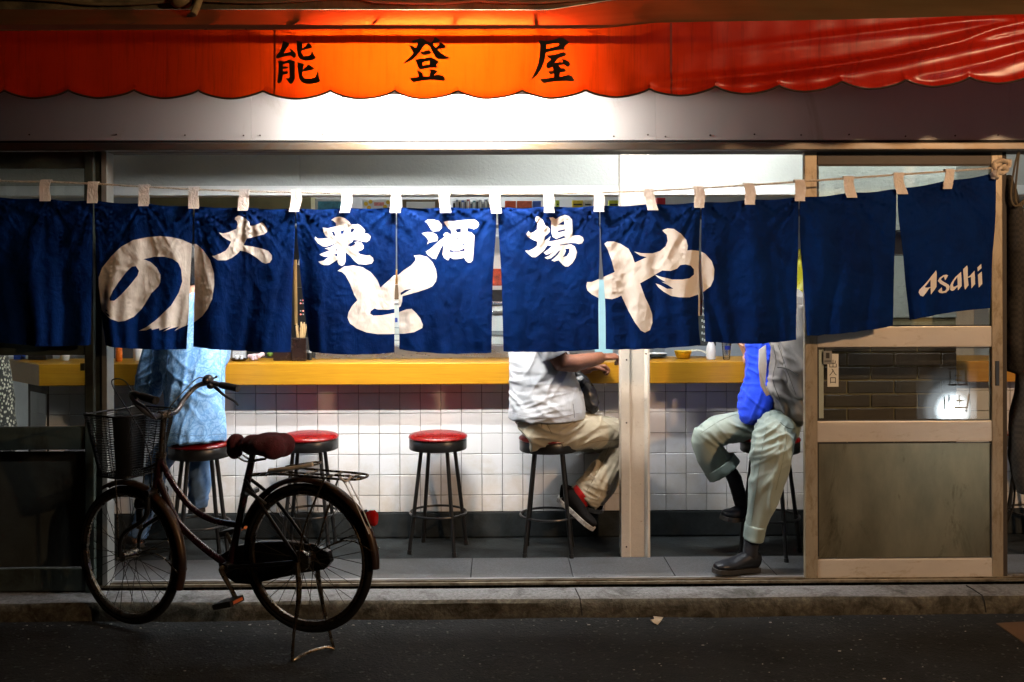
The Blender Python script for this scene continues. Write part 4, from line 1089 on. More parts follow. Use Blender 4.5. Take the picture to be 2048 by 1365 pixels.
# lit signboard standing across the street; it mirrors in the right-hand door
SX = 3.80
sg = thing('signboard', 'white backlit signboard on feet standing across the street', 'sign', (SX, -4.1, -.1))
gg = G(); gg.box(SX - .36, SX + .36, -4.2, -4.0, -.05, .66); gg.obj('sign_case', M('sign_case', (.1, .1, .1), .5), sg, bevel=.006)
sm = bpy.data.materials.new('sign_glow'); n, l, b = nodes_of(sm)
vs = n.new('ShaderNodeVectorMath'); vs.operation = 'DISTANCE'; l.new(wpos(n), vs.inputs[0]); vs.inputs[1].default_value = (SX + .12, -3.99, .24)
fall = ramp(n, l, vs.outputs['Value'], [(0, g(1)), (.05, g(.7)), (.10, g(.24)), (.18, g(.045)), (.28, g(.006)), (.42, g(0))])
n['Color Ramp'].color_ramp.interpolation = 'EASE'
l.new(mix_rgb(n, l, 1., fall, (.85, .93, 1.0), 'MULTIPLY'), b.inputs['Emission Color']); b.inputs['Emission Strength'].default_value = SIGN_L
b.inputs['Base Color'].default_value = (.03, .03, .03, 1)
box('sign_face', SX - .335, SX + .335, -3.999, -3.992, -.02, .63, sm, sg, 0)
for s in (-1, 1): box('foot', SX + s * .2 - .015, SX + s * .2 + .015, -4.3, -3.9, -.1, -.052, MATS['sign_case'], sg, 0)
def mark(segs, nm):
    gg = G()
    for k, (x0, z0, x1, z1, w_) in enumerate(segs):
        a = Vector((SX + x0, -3.990 + k * .0002, z0)); c = Vector((SX + x1, -3.990 + k * .0002, z1)); d = (c - a).normalized(); s_ = Vector((-d.z, 0, d.x)) * w_ / 2
        gg.add([a - s_, c - s_, c + s_, a + s_], [(0, 1, 2, 3)])
    gg.obj(nm, ink, sg)
mark([(.08, .46, .26, .46, .014), (.10, .46, .10, .58, .012), (.24, .46, .24, .60, .012), (.08, .60, .27, .60, .014), (.14, .50, .20, .50, .01), (.14, .54, .20, .54, .01), (.17, .46, .17, .64, .01)], 'character')
mark([(.05, .24, .05, .36, .012), (.09, .23, .09, .37, .012), (.13, .26, .24, .26, .014), (.15, .32, .22, .32, .012), (.24, .22, .27, .38, .016), (.18, .22, .18, .37, .01)], 'character')
# ------------------------------------------------------------------ bar stools
red_vinyl = M('red_vinyl', (.185, .002, .0025), .28, var=.12, vscale=12, coat=.3, bmp=.04, bscale=30)
stool_black = M('black_stool_paint', (.012, .012, .012), .33, var=.3, vscale=20, bmp=.05)
chrome = M('worn_chrome', (.35, .35, .34), .25, .9, var=.2)
def make_stool(label, grp):
    t = thing('bar_stool', label, 'stool', (0, 0, 0), grp)
    G().lathe([(.02, .583), (.150, .583), (.1545, .588), (.1535, .594), (.146, .601), (.12, .608), (.07, .6125), (.01, .614)], (0, 0, 0), 40).obj('cushion', red_vinyl, t, smooth=True, sharp=50)
    G().lathe([(.10, .528), (.148, .528), (.1505, .531), (.1505, .579), (.148, .582), (.10, .582)], (0, 0, 0), 40).obj('seat_rim', stool_black, t, smooth=True)
    for a in (-58, 32, 122, 212):
        c, s = math.cos(R(a)), math.sin(R(a))
        lg = G(); lg.tube([(.098 * c, .098 * s, .530), (.168 * c, .168 * s, .012)], .0105, 10)
        lo_ = lg.obj('leg', stool_black, t, smooth=True)
        ft = G(); ft.tube([(.1665 * c, .1665 * s, .022), (.169 * c, .169 * s, 0)], .0125, 10); ft.obj('foot_cap', black_m, lo_, smooth=True)
    G().tube([(.146 * math.cos(a), .146 * math.sin(a), .195) for a in np.linspace(0, 2 * math.pi, 41)[:-1]], .0062, 8, closed=True).obj('foot_ring', stool_black, t, smooth=True)
    return t
SG = 'red bar stools along the counter'
st0 = make_stool('vacant red stool with nobody near it, in full view between bicycle and white-shirted person', SG)
def stool_at(px, Y, rz, label, first=False):
    loc = Vector((P(px, 880, Y).x, Y, .004 if Y < .38 else 0))
    if first:
        st0.location = loc; st0.rotation_euler = (0, 0, rz); return st0
    return copy_tree(st0, loc, rz, label)
stool_at(876, .565, 0, None, True)
stool_at(618, .575, R(14), 'empty red stool partly hidden behind the bicycle saddle and rear wheel')
stool_at(399, .35, R(40), 'red stool under the person in the blue patterned shirt')
stool_at(1097, .50, R(8), 'red stool under the person in the white polo shirt')
stool_at(1540, .44, R(-20), 'red stool under the person in pale green trousers')
stool_at(2075, .5, R(10), 'red stool at the right edge beyond the sliding door, beside the hanging dark jacket')

# ------------------------------------------------------------------ people
def sc_(Y): return FPX / (Y + 4.65)
def limb(gg, rows, seg=18):
    pts = [P(r[0], r[1], r[2]) for r in rows]
    gg.tube(pts, [r[3] / sc_(r[2]) for r in rows], seg, r2=[r[4] for r in rows], up=(0, 1, 0))
skin_t = M('tanned_skin', (.17, .062, .032), .5, var=.18, vscale=14, bmp=.15, bscale=120, sub=.1)
skin_l = M('light_skin', (.42, .22, .14), .5, var=.12, vscale=14, bmp=.1, bscale=120)
hair_g = M('grey_hair', (.12, .11, .10), .7, var=.4, vscale=60, bmp=.6, bscale=140)
hair_b = M('black_hair', (.015, .013, .012), .5, var=.4, vscale=60, bmp=.6, bscale=140)
eye_m = M('dark_eye', (.02, .015, .012), .15)
def hand(gg, wrist, d, palm_n, side, s=1., curl=.6):
    """palm, four unequal bent fingers and a thumb; d along the hand, palm_n out of the palm, side towards the thumb"""
    d = Vector(d).normalized(); side = (Vector(side) - d * Vector(side).dot(d)).normalized(); pn = Vector(palm_n); pn = (pn - d * pn.dot(d) - side * pn.dot(side)).normalized()
    w = Vector(wrist)
    gg.tube([w - d * .02 * s, w + d * .03 * s, w + d * .085 * s], [.022 * s, .036 * s, .038 * s], 12, r2=[.018 * s, .016 * s, .013 * s], up=pn)
    for k, (off, ln) in enumerate(((.028, .068), (.010, .076), (-.009, .070), (-.027, .056))):
        b0 = w + d * .082 * s + side * off * s; pts = [b0 - d * .02 * s]; a = 0.; p = b0
        pts.append(p)
        for seg_, fr in enumerate((.45, .32, .23)):
            a += curl * (1.0 if seg_ else .8) * (1 + .08 * k)
            p = p + (d * math.cos(a) + pn * math.sin(a)) * ln * fr * s; pts.append(p)
        gg.tube(pts, [.009 * s, .0095 * s, .0088 * s, .008 * s, .0065 * s], 8)
    b0 = w + d * .02 * s + side * .028 * s
    gg.tube([b0 - side * .012 * s, b0 + (side * .022 + d * .02 + pn * .008) * s, b0 + (side * .030 + d * .045 + pn * .022) * s, b0 + (side * .022 + d * .066 + pn * .034) * s], [.014 * s, .0125 * s, .0105 * s, .008 * s], 8)
def head(gg, c, f, tilt=0.):
    """skull, jaw, nose, ears, neck; c = centre of the head, f = facing direction"""
    c = Vector(c); f = Vector(f).normalized(); u = Vector((0, 0, 1)); u = (u + f * tilt).normalized(); s = f.cross(u).normalized()
    def E(off, r):
        ball = G().ball((0, 0, 0), 1., 0, 16, 10); rot = Matrix((s, f, u)).transposed()
        gg.add([c + rot @ Vector((v.x * r[0] + off[0], v.y * r[1] + off[1], v.z * r[2] + off[2])) for v in ball.v], ball.f)
    E((0, -.012, .025), (.076, .094, .090)); E((0, .018, -.045), (.056, .062, .066)); E((0, .075, -.088), (.024, .018, .018))
    E((0, .088, -.022), (.015, .024, .014)); E((0, .084, .0), (.010, .014, .026)); E((.0, .078, -.058), (.026, .013, .007)); E((0, .078, -.068), (.023, .012, .007))
    E((0, .070, .022), (.048, .016, .010))
    for k in (-1, 1): E((k * .077, -.008, -.012), (.010, .022, .032)); E((k * .042, .055, -.03), (.02, .02, .02))
    return s, f, u
def face_and_hair(person, c, f, hair, tilt=0.):
    c = Vector(c); f = Vector(f).normalized(); u = (Vector((0, 0, 1)) + f * tilt).normalized(); s = f.cross(u).normalized(); rot = Matrix((s, f, u)).transposed()
    for k in (-1, 1):
        G().ball(c + rot @ Vector((k * .031, .074, .003)), (.011, .011, .008), 0, 10, 6).obj('eye', eye_m, person, smooth=True)
    hg = G()
    for off, r in (((0, -.022, .035), (.084, .098, .090)), ((0, -.055, -.02), (.074, .062, .075))):
        b = G().ball((0, 0, 0), 1., 0, 18, 12)
        hg.add([c + rot @ Vector((v.x * r[0] + off[0], v.y * r[1] + off[1], v.z * r[2] + off[2])) for v in b.v], b.f)
    organic('hair', hg, hair, person, .007, 2, lambda p: .003 * noise.noise(p * 60))
def shoe(person, heel, toe, up, upper_m, sole_m, h=.075, width=.046, name='shoe', sole_h=.022, white=None):
    heel = Vector(heel); toe = Vector(toe); d = (toe - heel); L = d.length; d.normalize()
    up = Vector(up); up = (up - d * up.dot(d)).normalized(); s = d.cross(up)
    prof = [(0, .55), (.03, .72), (.12, .78), (.3, .74), (.5, .84), (.68, 1.0), (.82, .97), (.93, .74), (.985, .42), (1, .15)]
    out = [(t * L, w_ * width) for t, w_ in prof] + [(t * L, -w_ * width * .95) for t, w_ in prof[::-1]]
    fn = lambda a, b_, z: heel + d * a + s * b_ + up * z
    so = G().prism(out, fn, 0, sole_h)
    us = G(); secs = [(.03, .036, h * .95), (.12, .040, h * 1.05), (.28, .040, h), (.45, .040, h * .78), (.62, .044, h * .58), (.78, .044, h * .50), (.9, .036, h * .44), (.965, .022, h * .34)]
    us.tube([fn(t * L, 0, sole_h * .6 + hh / 2) for t, w_, hh in secs], [w_ * width / .046 for t, w_, hh in secs], 16, r2=[hh / 2 for t, w_, hh in secs], up=up)
    o = organic(name, us, upper_m, person, .005, 3)
    so.obj('sole', sole_m, o, bevel=.003)
    return o

# --- person in the white polo shirt, seen from the side
A = thing('person', 'person in white polo shirt and khaki trousers seated sideways at the bar', 'person', (P(1090, 900, .42).x, .42, 0))
polo = CLOTH('white_polo_cotton', (.44, .46, .49), .04, 0, 900, .12, None, None, .85, 7.)
khaki = CLOTH('khaki_cotton', (.40, .36, .27), .10, 0, 800, .12, None, None, .85, 8.)
tg = G()
limb(tg, [(1060, 872, .50, 40, .16), (1078, 852, .50, 55, .18), (1090, 835, .50, 68, .185), (1090, 800, .50, 64, .17)])
limb(tg, [(1056, 870, .43, 38, .10), (1110, 866, .45, 39, .105), (1170, 862, .50, 36, .09), (1222, 866, .555, 31, .078), (1252, 873, .575, 27, .07), (1262, 880, .58, 21, .06)])
limb(tg, [(1258, 864, .58, 21, .062), (1253, 886, .575, 29, .07), (1232, 918, .56, 30, .066), (1204, 954, .53, 31, .064), (1182, 980, .51, 32.5, .064), (1166, 998, .50, 33, .066)])
limb(tg, [(1066, 868, .58, 30, .085), (1130, 868, .63, 33, .085), (1200, 876, .70, 31, .07), (1246, 888, .735, 26, .055), (1254, 900, .735, 20, .05)])
limb(tg, [(1250, 884, .735, 21, .055), (1240, 920, .72, 27, .06), (1208, 966, .69, 29, .058), (1182, 998, .67, 29, .058)])
kneeA = P(1250, 880, .57); hipA = P(1075, 840, .40); ankA = P(1180, 985, .50)
def fold_tr(p):
    d = .014 * crease(p, R(28), 26, 5, 9, 3) * near(p, P(1150, 850, .44), .16)
    d += .013 * crease(p, R(-20), 22, 4, 8, 6) * near(p, hipA, .14)
    d += .014 * crease(p, R(-35), 34, 6, 12, 9) * near(p, kneeA, .12)
    d += .013 * crease(p, R(58), 22, 4, 12, 5) * near(p, P(1215, 935, .54), .14)
    d += .013 * crease(p, R(-28), 40, 7, 14, 12) * near(p, ankA, .09)
    d += .0015 * noise.noise(p * 14)
    return d - .002
organic('trousers', tg, khaki, A, .006, 3, fold_tr)
sg2 = G()
limb(sg2, [(1094, 836, 0.5, 77, .205), (1094, 822, 0.5, 78.5, .205), (1093, 800, 0.5, 76, .195), (1086, 770, 0.5, 69, .185), (1080, 735, 0.5, 63, .18), (1077, 690, 0.5, 60, .19), (1078, 640, 0.5, 60, .20), (1080, 600, 0.5, 54, .19), (1082, 575, 0.5, 38, .12), (1086, 562, 0.5, 24, .065)], 26)
limb(sg2, [(1078, 600, 0.35, 30, .06), (1084, 640, 0.32, 31, .062), (1102, 690, 0.31, 30, .06), (1112, 712, 0.315, 29, .058)])
limb(sg2, [(1084, 600, 0.66, 28, .06), (1100, 650, 0.68, 28, .06), (1118, 690, 0.68, 27, .055)])
def fold_sh(p):
    d = .010 * crease(p, R(-28), 20, 4, 5, 1) * near(p, P(1050, 790, .4), .17)
    d += .010 * crease(p, R(8), 34, 4, 6, 5) * near(p, P(1075, 815, .4), .13)
    d += .010 * crease(p, R(62), 20, 4, 5, 8) * near(p, P(1110, 740, .4), .15)
    return d - .0025 + .002 * noise.noise(p * 9)
organic('polo_shirt', sg2, polo, A, .006, 3, fold_sh)
bd = G()
limb(bd, [(1075, 850, 0.5, 46, .14), (1082, 760, 0.5, 48, .15), (1080, 660, 0.5, 48, .16), (1082, 590, 0.5, 40, .15), (1088, 560, 0.5, 20, .055), (1094, 535, 0.5, 19, .052)])
limb(bd, [(1080, 606, 0.36, 20, .05), (1108, 700, 0.32, 20, .048), (1122, 726, 0.33, 19, .045), (1150, 727, 0.38, 18, .043), (1185, 720, 0.45, 14.5, .034), (1204, 715, 0.5, 11.5, .026)], 16)
limb(bd, [(1086, 606, 0.65, 19, .05), (1118, 700, 0.68, 18, .045), (1134, 730, 0.68, 16, .04), (1165, 736, 0.67, 13.5, .033), (1182, 736, 0.66, 11, .026)], 16)
hand(bd, P(1203, 715, 0.500), (1, .25, .05), (.1, .25, -1), (0, 1, .25), 1.0, 1.05)
hand(bd, P(1180, 737, 0.650), (1, .05, .12), (.1, -.1, -1), (0, -1, .2), .95, 1.05)
for rows_ in ([(1066, 862, .46, 20, .055), (1248, 876, .575, 15, .045), (1176, 986, .505, 13, .035), (1154, 1006, .50, 13, .033)], [(1066, 868, .60, 20, .05), (1240, 890, .73, 15, .03), (1186, 990, .68, 12, .035), (1168, 1008, .67, 12, .033)]):
    limb(bd, rows_, 12)
hcA = P(1100, 506, 0.500); head(bd, hcA, (1, .1, -.1), -.05)
organic('body', bd, skin_t, A, .0055, 3, lambda p: .0007 * noise.noise(p * 90))
face_and_hair(A, hcA, (1, .1, -.1), hair_g, -.05)
blk_up = M('black_suede', (.008, .007, .007), .85, spec=.1, var=.3, vscale=30)
sole_w = M('white_rubber', (.55, .53, .50), .6, var=.12, dirt=(.2, .18, .15), dscale=20)
red_sock = CLOTH('red_sock_knit', (.42, .012, .012), .2, 0, 700, .4)
skA = G(); limb(skA, [(1170, 985, 0.485, 24, .05), (1155, 1000, 0.49, 23, .05), (1143, 1012, 0.49, 20, .045)], 14); organic('sock', skA, red_sock, A, .006, 2, lambda p: .002 * ridge(p, 5, 5, 90, .7))
h1 = P(1116, 1002, 0.490); t1 = P(1186, 1063, 0.410)
upn = Vector((.62, -.1, .78))
shoe(A, h1, t1, upn, blk_up, sole_w, .085, .048)
shoe(A, P(1114, 1000, 0.700), P(1206, 1026, 0.660), Vector((.25, -.2, .95)), blk_up, sole_w, .08, .046)
bag = thing('shoulder_bag', 'black plastic bag hanging on a strap in front of the white-shirted person', 'bag', P(1182, 800, 0.520))
bgg = G(); limb(bgg, [(1146, 745, 0.56, 10, .03), (1160, 765, 0.54, 17, .045), (1174, 790, 0.53, 20, .055), (1184, 812, 0.52, 15, .05), (1188, 824, 0.52, 8, .04)])
organic('pouch', bgg, M('black_bin_plastic', (.02, .021, .024), .28, var=.3), bag, .006, 1, lambda p: .006 * ridge(p, 22, 22, 30, .4, 2))
sb = G(); sp_ = bezier([P(1100, 640, 0.370), P(1112, 680, 0.360), P(1130, 712, 0.390), P(1142, 738, 0.460), P(1152, 756, 0.520)], 6)
sb.tube(sp_, .016, 6, r2=.003, up=(0, 1, 0)); sb.obj('strap', black_m, bag, smooth=True)

# --- person in the patterned shirt, seen from behind
B = thing('person', 'person in light blue paisley shirt and jeans seen from behind at the bar', 'person', (P(398, 900, .36).x, .36, 0))
pais = bpy.data.materials.new('blue_paisley_cotton'); n, l, b = nodes_of(pais); pos = wpos(n)
wob = n.new('ShaderNodeTexNoise'); wob.inputs['Scale'].default_value = 6; wob.inputs['Detail'].default_value = 2; l.new(pos, wob.inputs['Vector'])
va = n.new('ShaderNodeVectorMath'); va.operation = 'MULTIPLY_ADD'; l.new(wob.outputs['Color'], va.inputs[0]); va.inputs[1].default_value = (.16, .16, .16); l.new(pos, va.inputs[2])
vm = mapping(n, l, va.outputs[0], (1, .35, .8), (0, .5, 0))
vo = n.new('ShaderNodeTexVoronoi'); vo.inputs['Scale'].default_value = 15; l.new(vm, vo.inputs['Vector'])
mu = n.new('ShaderNodeMath'); mu.operation = 'MULTIPLY'; l.new(vo.outputs['Distance'], mu.inputs[0]); mu.inputs[1].default_value = 26
si = n.new('ShaderNodeMath'); si.operation = 'SINE'; l.new(mu.outputs[0], si.inputs[0])
pt = ramp(n, l, si.outputs[0], [(.35, g(0)), (.6, g(1))])
fi = noise_n(n, l, 48, 4, .6, va.outputs[0], 1.5)
f2 = ramp(n, l, fi, [(.45, g(0)), (.6, g(.8))])
c = mix_rgb(n, l, pt, (.28, .50, .78), (.16, .36, .66)); c = mix_rgb(n, l, f2, c, (.11, .28, .58))
l.new(c, b.inputs['Base Color']); b.inputs['Roughness'].default_value = .85
n1 = bump(n, l, None, noise_n(n, l, 8, 5, .5, mapping(n, l, pos, (1.6, 1, .6)), 1.2), .15, .02); bump(n, l, b, noise_n(n, l, 700, 2, .5, pos), .1, .001, n1)
denim = CLOTH('blue_denim', (.13, .24, .44), .3, 0, 500, .12, None, (.22, .36, .58), .85, 12.)
sgB = G()
limb(sgB, [(392, 888, .33, 60, .172), (391, 862, .34, 60, .165), (390, 820, .36, 58, .15), (389, 780, .37, 57, .145), (388, 740, .385, 60, .145), (386, 690, .41, 66, .14), (384, 640, .43, 70, .13), (384, 610, .44, 60, .11), (384, 592, .45, 30, .07)], 26)
limb(sgB, [(330, 640, .43, 26, .06), (318, 690, .42, 27, .06), (306, 740, .42, 28, .062), (299, 775, .43, 27, .06), (297, 792, .44, 24, .055)])
limb(sgB, [(440, 640, .43, 24, .06), (441, 690, .45, 22, .055), (439, 720, .50, 20, .052)])
def fold_b(p):
    d = .009 * crease(p, R(80), 17, 3, 6, 2) + .006 * crease(p, R(-40), 20, 4, 6, 6) * near(p, P(390, 780, .2), .2)
    d += .010 * crease(p, R(25), 26, 5, 6, 4) * near(p, P(300, 760, .35), .12)
    return d - .004
organic('shirt', sgB, pais, B, .0075, 3, fold_b)
jg = G()
limb(jg, [(392, 878, .36, 52, .13), (392, 862, .36, 50, .13)])
limb(jg, [(412, 875, .36, 26, .08), (406, 878, .52, 25, .075), (400, 890, .60, 24, .07)])
limb(jg, [(398, 880, .58, 24, .065), (398, 920, .56, 25, .062), (399, 965, .53, 22, .055), (396, 1000, .52, 20, .052), (395, 1012, .52, 20, .052)])
limb(jg, [(372, 875, .36, 26, .08), (345, 890, .48, 25, .075), (325, 915, .54, 24, .07)])
limb(jg, [(326, 905, .54, 23, .065), (312, 950, .50, 22, .06), (296, 1005, .45, 19, .052), (281, 1058, .41, 18, .05), (276, 1076, .40, 18, .05)])
organic('jeans', jg, denim, B, .007, 3, lambda p: .005 * crease(p, R(20), 30, 6, 9, 4) + .005 * crease(p, R(80), 20, 4, 9, 9) - .003)
bdB = G()
limb(bdB, [(392, 860, .36, 40, .11), (390, 760, .38, 44, .11), (386, 680, .41, 46, .11), (384, 620, .44, 40, .09), (386, 590, .46, 20, .055), (390, 570, .48, 19, .052)])
limb(bdB, [(334, 630, .44, 18, .045), (304, 745, .44, 17, .042), (300, 778, .46, 16, .04), (322, 742, .66, 14, .035), (336, 722, .76, 11.5, .028)], 14)
limb(bdB, [(440, 630, .44, 18, .045), (444, 712, .5, 16, .04), (442, 724, .56, 15, .038), (430, 716, .70, 13, .032), (420, 714, .78, 11, .028)], 14)
hand(bdB, P(337, 721, .765), (.5, 1, .0), (0, 0, -1), (1, -.4, 0), .9, .35)
hand(bdB, P(419, 713, .785), (-.4, 1, .0), (0, 0, -1), (-1, -.4, 0), .9, .35)
for rows_ in ([(406, 875, .38, 18, .05), (400, 886, .58, 16, .05), (397, 1000, .52, 12, .034), (397, 1018, .52, 11, .03)], [(376, 875, .38, 18, .05), (326, 910, .53, 16, .05), (282, 1060, .41, 12, .034), (276, 1086, .40, 11, .03)]):
    limb(bdB, rows_, 12)
hcB = P(393, 540, .50); head(bdB, hcB, (.1, 1, -.15), 0)
organic('body', bdB, skin_l, B, .006, 3)
face_and_hair(B, hcB, (.1, 1, -.15), hair_b)
brown_sh = M('brown_leather', (.07, .035, .02), .45, var=.3, vscale=20, coat=.1)
dark_sole = M('dark_rubber', (.02, .018, .016), .7)
shoe(B, P(398, 1026, .47), P(391, 1026, .72), (0, -.1, 1), M('dark_red_leather', (.06, .012, .01), .5, var=.3), dark_sole, .08, .045)
shoe(B, P(281, 1096, .37), P(248, 1096, .56), (0, 0, 1), brown_sh, dark_sole, .08, .045)

# --- person with jacket and pale green trousers, facing left
D = thing('person', 'person in grey jacket, blue shirt and pale green turned-up trousers beside the sliding door', 'person', (P(1545, 900, .40).x, .40, 0))
sage = CLOTH('pale_green_cotton', (.26, .31, .275), .08, 0, 800, .12, None, None, .85, 8.)
tD = G()
limb(tD, [(1550, 872, .42, 46, .15), (1550, 850, .42, 52, .16), (1548, 815, .42, 52, .155)])
limb(tD, [(1535, 850, .44, 34, .09), (1480, 853, .43, 31, .085), (1434, 861, .41, 31, .08), (1410, 872, .40, 25, .072)])
limb(tD, [(1412, 860, .40, 24, .07), (1407, 880, .40, 25, .07), (1419, 908, .41, 30, .072), (1437, 932, .42, 34, .074), (1444, 940, .42, 35.5, .076)])
limb(tD, [(1556, 850, .34, 42, .10), (1552, 862, .24, 43, .10), (1546, 888, .13, 43.5, .096), (1541, 915, .09, 40, .09), (1535, 955, .08, 35, .08), (1526, 1000, .09, 27.5, .07), (1514, 1045, .10, 21.5, .062), (1507, 1072, .105, 18.5, .06)])
def fold_d(p):
    d = .013 * crease(p, R(72), 20, 3, 6, 5) * near(p, P(1530, 960, .05), .24)
    d += .014 * crease(p, R(20), 26, 5, 7, 2) * near(p, P(1545, 880, .05), .12)
    d += .014 * crease(p, R(-25), 24, 4, 7, 7) * near(p, P(1500, 850, .36), .12)
    d += .014 * crease(p, R(-50), 26, 4, 8, 11) * near(p, P(1425, 895, .36), .10)
    return d - .003 + .0015 * noise.noise(p * 12)
organic('trousers', tD, sage, D, .007, 3, fold_d)
cuff_m = CLOTH('pale_green_cuff', (.21, .26, .232), .08, 0, 800, .12)
cg = G(); limb(cg, [(1437, 926, .42, 36.5, .079), (1450, 944, .42, 37.5, .081)], 22); organic('cuff', cg, cuff_m, D, .006, 1, lambda p: .002 * noise.noise(p * 30))
cg = G(); limb(cg, [(1511.5, 1049, .10, 21.5, .066), (1506, 1080, .105, 20, .064)], 22); organic('cuff', cg, cuff_m, D, .006, 1, lambda p: .002 * noise.noise(p * 30))
blue_sh = CLOTH('cobalt_shirt_cotton', (.008, .045, .58), .15, 0, 800, .12, None, None, .8, 11.)
sD = G()
limb(sD, [(1490, 840, .30, 8, .05), (1500, 834, .31, 19, .08), (1508, 824, .33, 29, .10), (1515, 806, .36, 36, .115), (1526, 780, .40, 40, .13), (1536, 740, .42, 44, .14), (1543, 690, .43, 50, .15), (1550, 640, .44, 54, .15), (1554, 600, .45, 46, .14), (1554, 575, .46, 26, .07)], 22)
organic('shirt', sD, blue_sh, D, .0065, 2, lambda p: .008 * crease(p, R(75), 24, 4, 8, 3) + .006 * crease(p, R(-30), 28, 5, 8, 7) - .004)
jack = CLOTH('grey_beige_jacket', (.19, .172, .157), .10, 0, 700, .12, None, None, .8, 8.)
jD = G()
limb(jD, [(1594, 850, .28, 12, .10), (1590, 838, .29, 22, .13), (1582, 815, .31, 42, .14), (1574, 785, .33, 48, .155), (1573, 750, .35, 50, .165), (1574, 700, .37, 52, .17), (1575, 650, .39, 56, .18), (1570, 612, .42, 56, .17), (1562, 588, .44, 36, .11), (1558, 572, .45, 26, .08)], 26)
limb(jD, [(1588, 620, .26, 26, .065), (1592, 680, .20, 28, .068), (1606, 740, .16, 28, .068), (1612, 790, .17, 26, .062)])
limb(jD, [(1540, 620, .56, 24, .06), (1520, 690, .60, 24, .06), (1510, 735, .60, 22, .055)])
organic('jacket', jD, jack, D, .007, 3, lambda p: .018 * crease(p, R(-62), 13, 2.5, 4, 3) + .016 * crease(p, R(-25), 20, 4, 5, 8) * near(p, P(1570, 780, .15), .16) - .007)
lp = G()
q = [(1518, 700, .205), (1532, 690, .19), (1534, 730, .185), (1531, 770, .185), (1540, 790, .19), (1533, 793, .19), (1521, 772, .19), (1517, 735, .20)]
pts = [P(*a) for a in q]; lp.add(pts + [p + Vector((0, .006, 0)) for p in pts], [tuple(range(8)), tuple(range(15, 7, -1))] + [(k, k + 8, (k + 1) % 8 + 8, (k + 1) % 8) for k in range(8)])
lp.obj('lapel', M('pale_lining', (.42, .39, .36), .8), D, bevel=.002)
bdD = G()
limb(bdD, [(1552, 850, .42, 36, .11), (1545, 740, .42, 34, .11), (1552, 650, .44, 40, .11), (1554, 600, .45, 36, .10), (1550, 570, .46, 20, .055), (1544, 548, .46, 19, .052)])
limb(bdD, [(1586, 620, .28, 18, .045), (1604, 740, .18, 17, .04), (1606, 785, .2, 14, .035), (1596, 805, .24, 11, .028)], 14)
limb(bdD, [(1542, 620, .56, 18, .045), (1512, 732, .61, 16, .04), (1500, 724, .66, 14, .035), (1494, 714, .71, 11, .028)], 14)
hand(bdD, P(1494, 713, .715), (-.35, .2, .9), (-1, .1, -.2), (.2, -1, 0), .88, .5)
hand(bdD, P(1596, 805, .24), (-.5, .1, -.8), (.2, 1, 0), (-.7, .1, .6), .88, .5)
for rows_ in ([(1535, 852, .44, 20, .055), (1416, 872, .405, 18, .052), (1462, 945, .43, 11, .032), (1474, 975, .44, 13, .036), (1483, 1018, .45, 10, .03)], [(1556, 850, .34, 22, .06), (1542, 905, .12, 20, .055), (1506, 1080, .105, 12, .034), (1502, 1110, .105, 11, .032)]):
    limb(bdD, rows_, 12)
hcD = P(1538, 520, .46); head(bdD, hcD, (-1, -.35, -.05), 0)
organic('body', bdD, skin_l, D, .006, 3)
face_and_hair(D, hcD, (-1, -.35, -.05), hair_g)
sock_d = CLOTH('dark_sock_knit', (.016, .017, .022), .3, 0, 700, .3)
kD = G(); limb(kD, [(1456, 935, .43, 13.5, .038), (1469, 958, .435, 14.5, .042), (1478, 990, .44, 14, .042), (1486, 1022, .445, 12.5, .038)], 14); organic('sock', kD, sock_d, D, .006, 2, lambda p: .0015 * ridge(p, 5, 5, 90, .2))
kD = G(); limb(kD, [(1506, 1072, .105, 14.5, .04), (1501, 1098, .105, 14, .04), (1500, 1118, .11, 15, .042)], 14); organic('sock', kD, sock_d, D, .006, 2, lambda p: .0015 * ridge(p, 5, 5, 90, .2))
blk_leather = M('black_leather', (.007, .008, .011), .4, var=.3, vscale=25, spec=.3)
hz = P(1510, 1140, .12)
shoe(D, Vector((P(1516, 1140, .12).x, .13, .006)), Vector((P(1424, 1140, .05).x, .02, .028)), (.12, 0, 1), blk_leather, dark_sole, .085, .047)
shoe(D, P(1500, 1043, .46), P(1443, 1040, .38), (0, -.1, 1), blk_leather, dark_sole, .085, .046)

# ------------------------------------------------------------------ stitching lines laid on the clothes
from mathutils.bvhtree import BVHTree
def seam(obj, pxs, r, mat, name='seam', n=7):
    me = obj.data; base = wo(obj)
    bv = BVHTree.FromPolygons([v.co.copy() for v in me.vertices], [tuple(q.vertices) for q in me.polygons])
    pts = []
    for v in bezier([(x, y, 0) for x, y in pxs], n):
        d = (CAMR @ Vector(((v.x - 1024) / FPX, -(v.y - HOR) / FPX, -1.0))).normalized()
        h = bv.ray_cast(CAMP - base, d)
        if h[0] is None: continue
        if pts and (h[0] - pts[-1]).length > .06: continue
        pts.append(h[0] - d * r * .3)
    if len(pts) > 3: return G().tube(pts, r, 5).obj(name, mat, obj, smooth=True)
def kid(t, nm): return [c for c in t.children if c.name.split('.')[0] == nm][0]
kd = M('khaki_stitch', (.20, .17, .11), .9); sd_ = M('sage_stitch', (.17, .205, .18), .9); wd2 = M('white_stitch', (.26, .27, .30), .9); jd_ = M('jacket_stitch', (.045, .04, .036), .9); bd_ = M('paisley_stitch', (.12, .24, .45), .9)
ta = kid(A, 'trousers'); seam(ta, [(1092, 838), (1096, 852), (1104, 868)], .0016, kd); seam(ta, [(1082, 840), (1084, 855)], .002, kd, 'pocket'); seam(ta, [(1170, 888), (1205, 882), (1238, 880)], .0014, kd); seam(ta, [(1222, 885), (1200, 935), (1172, 985)], .0014, kd)
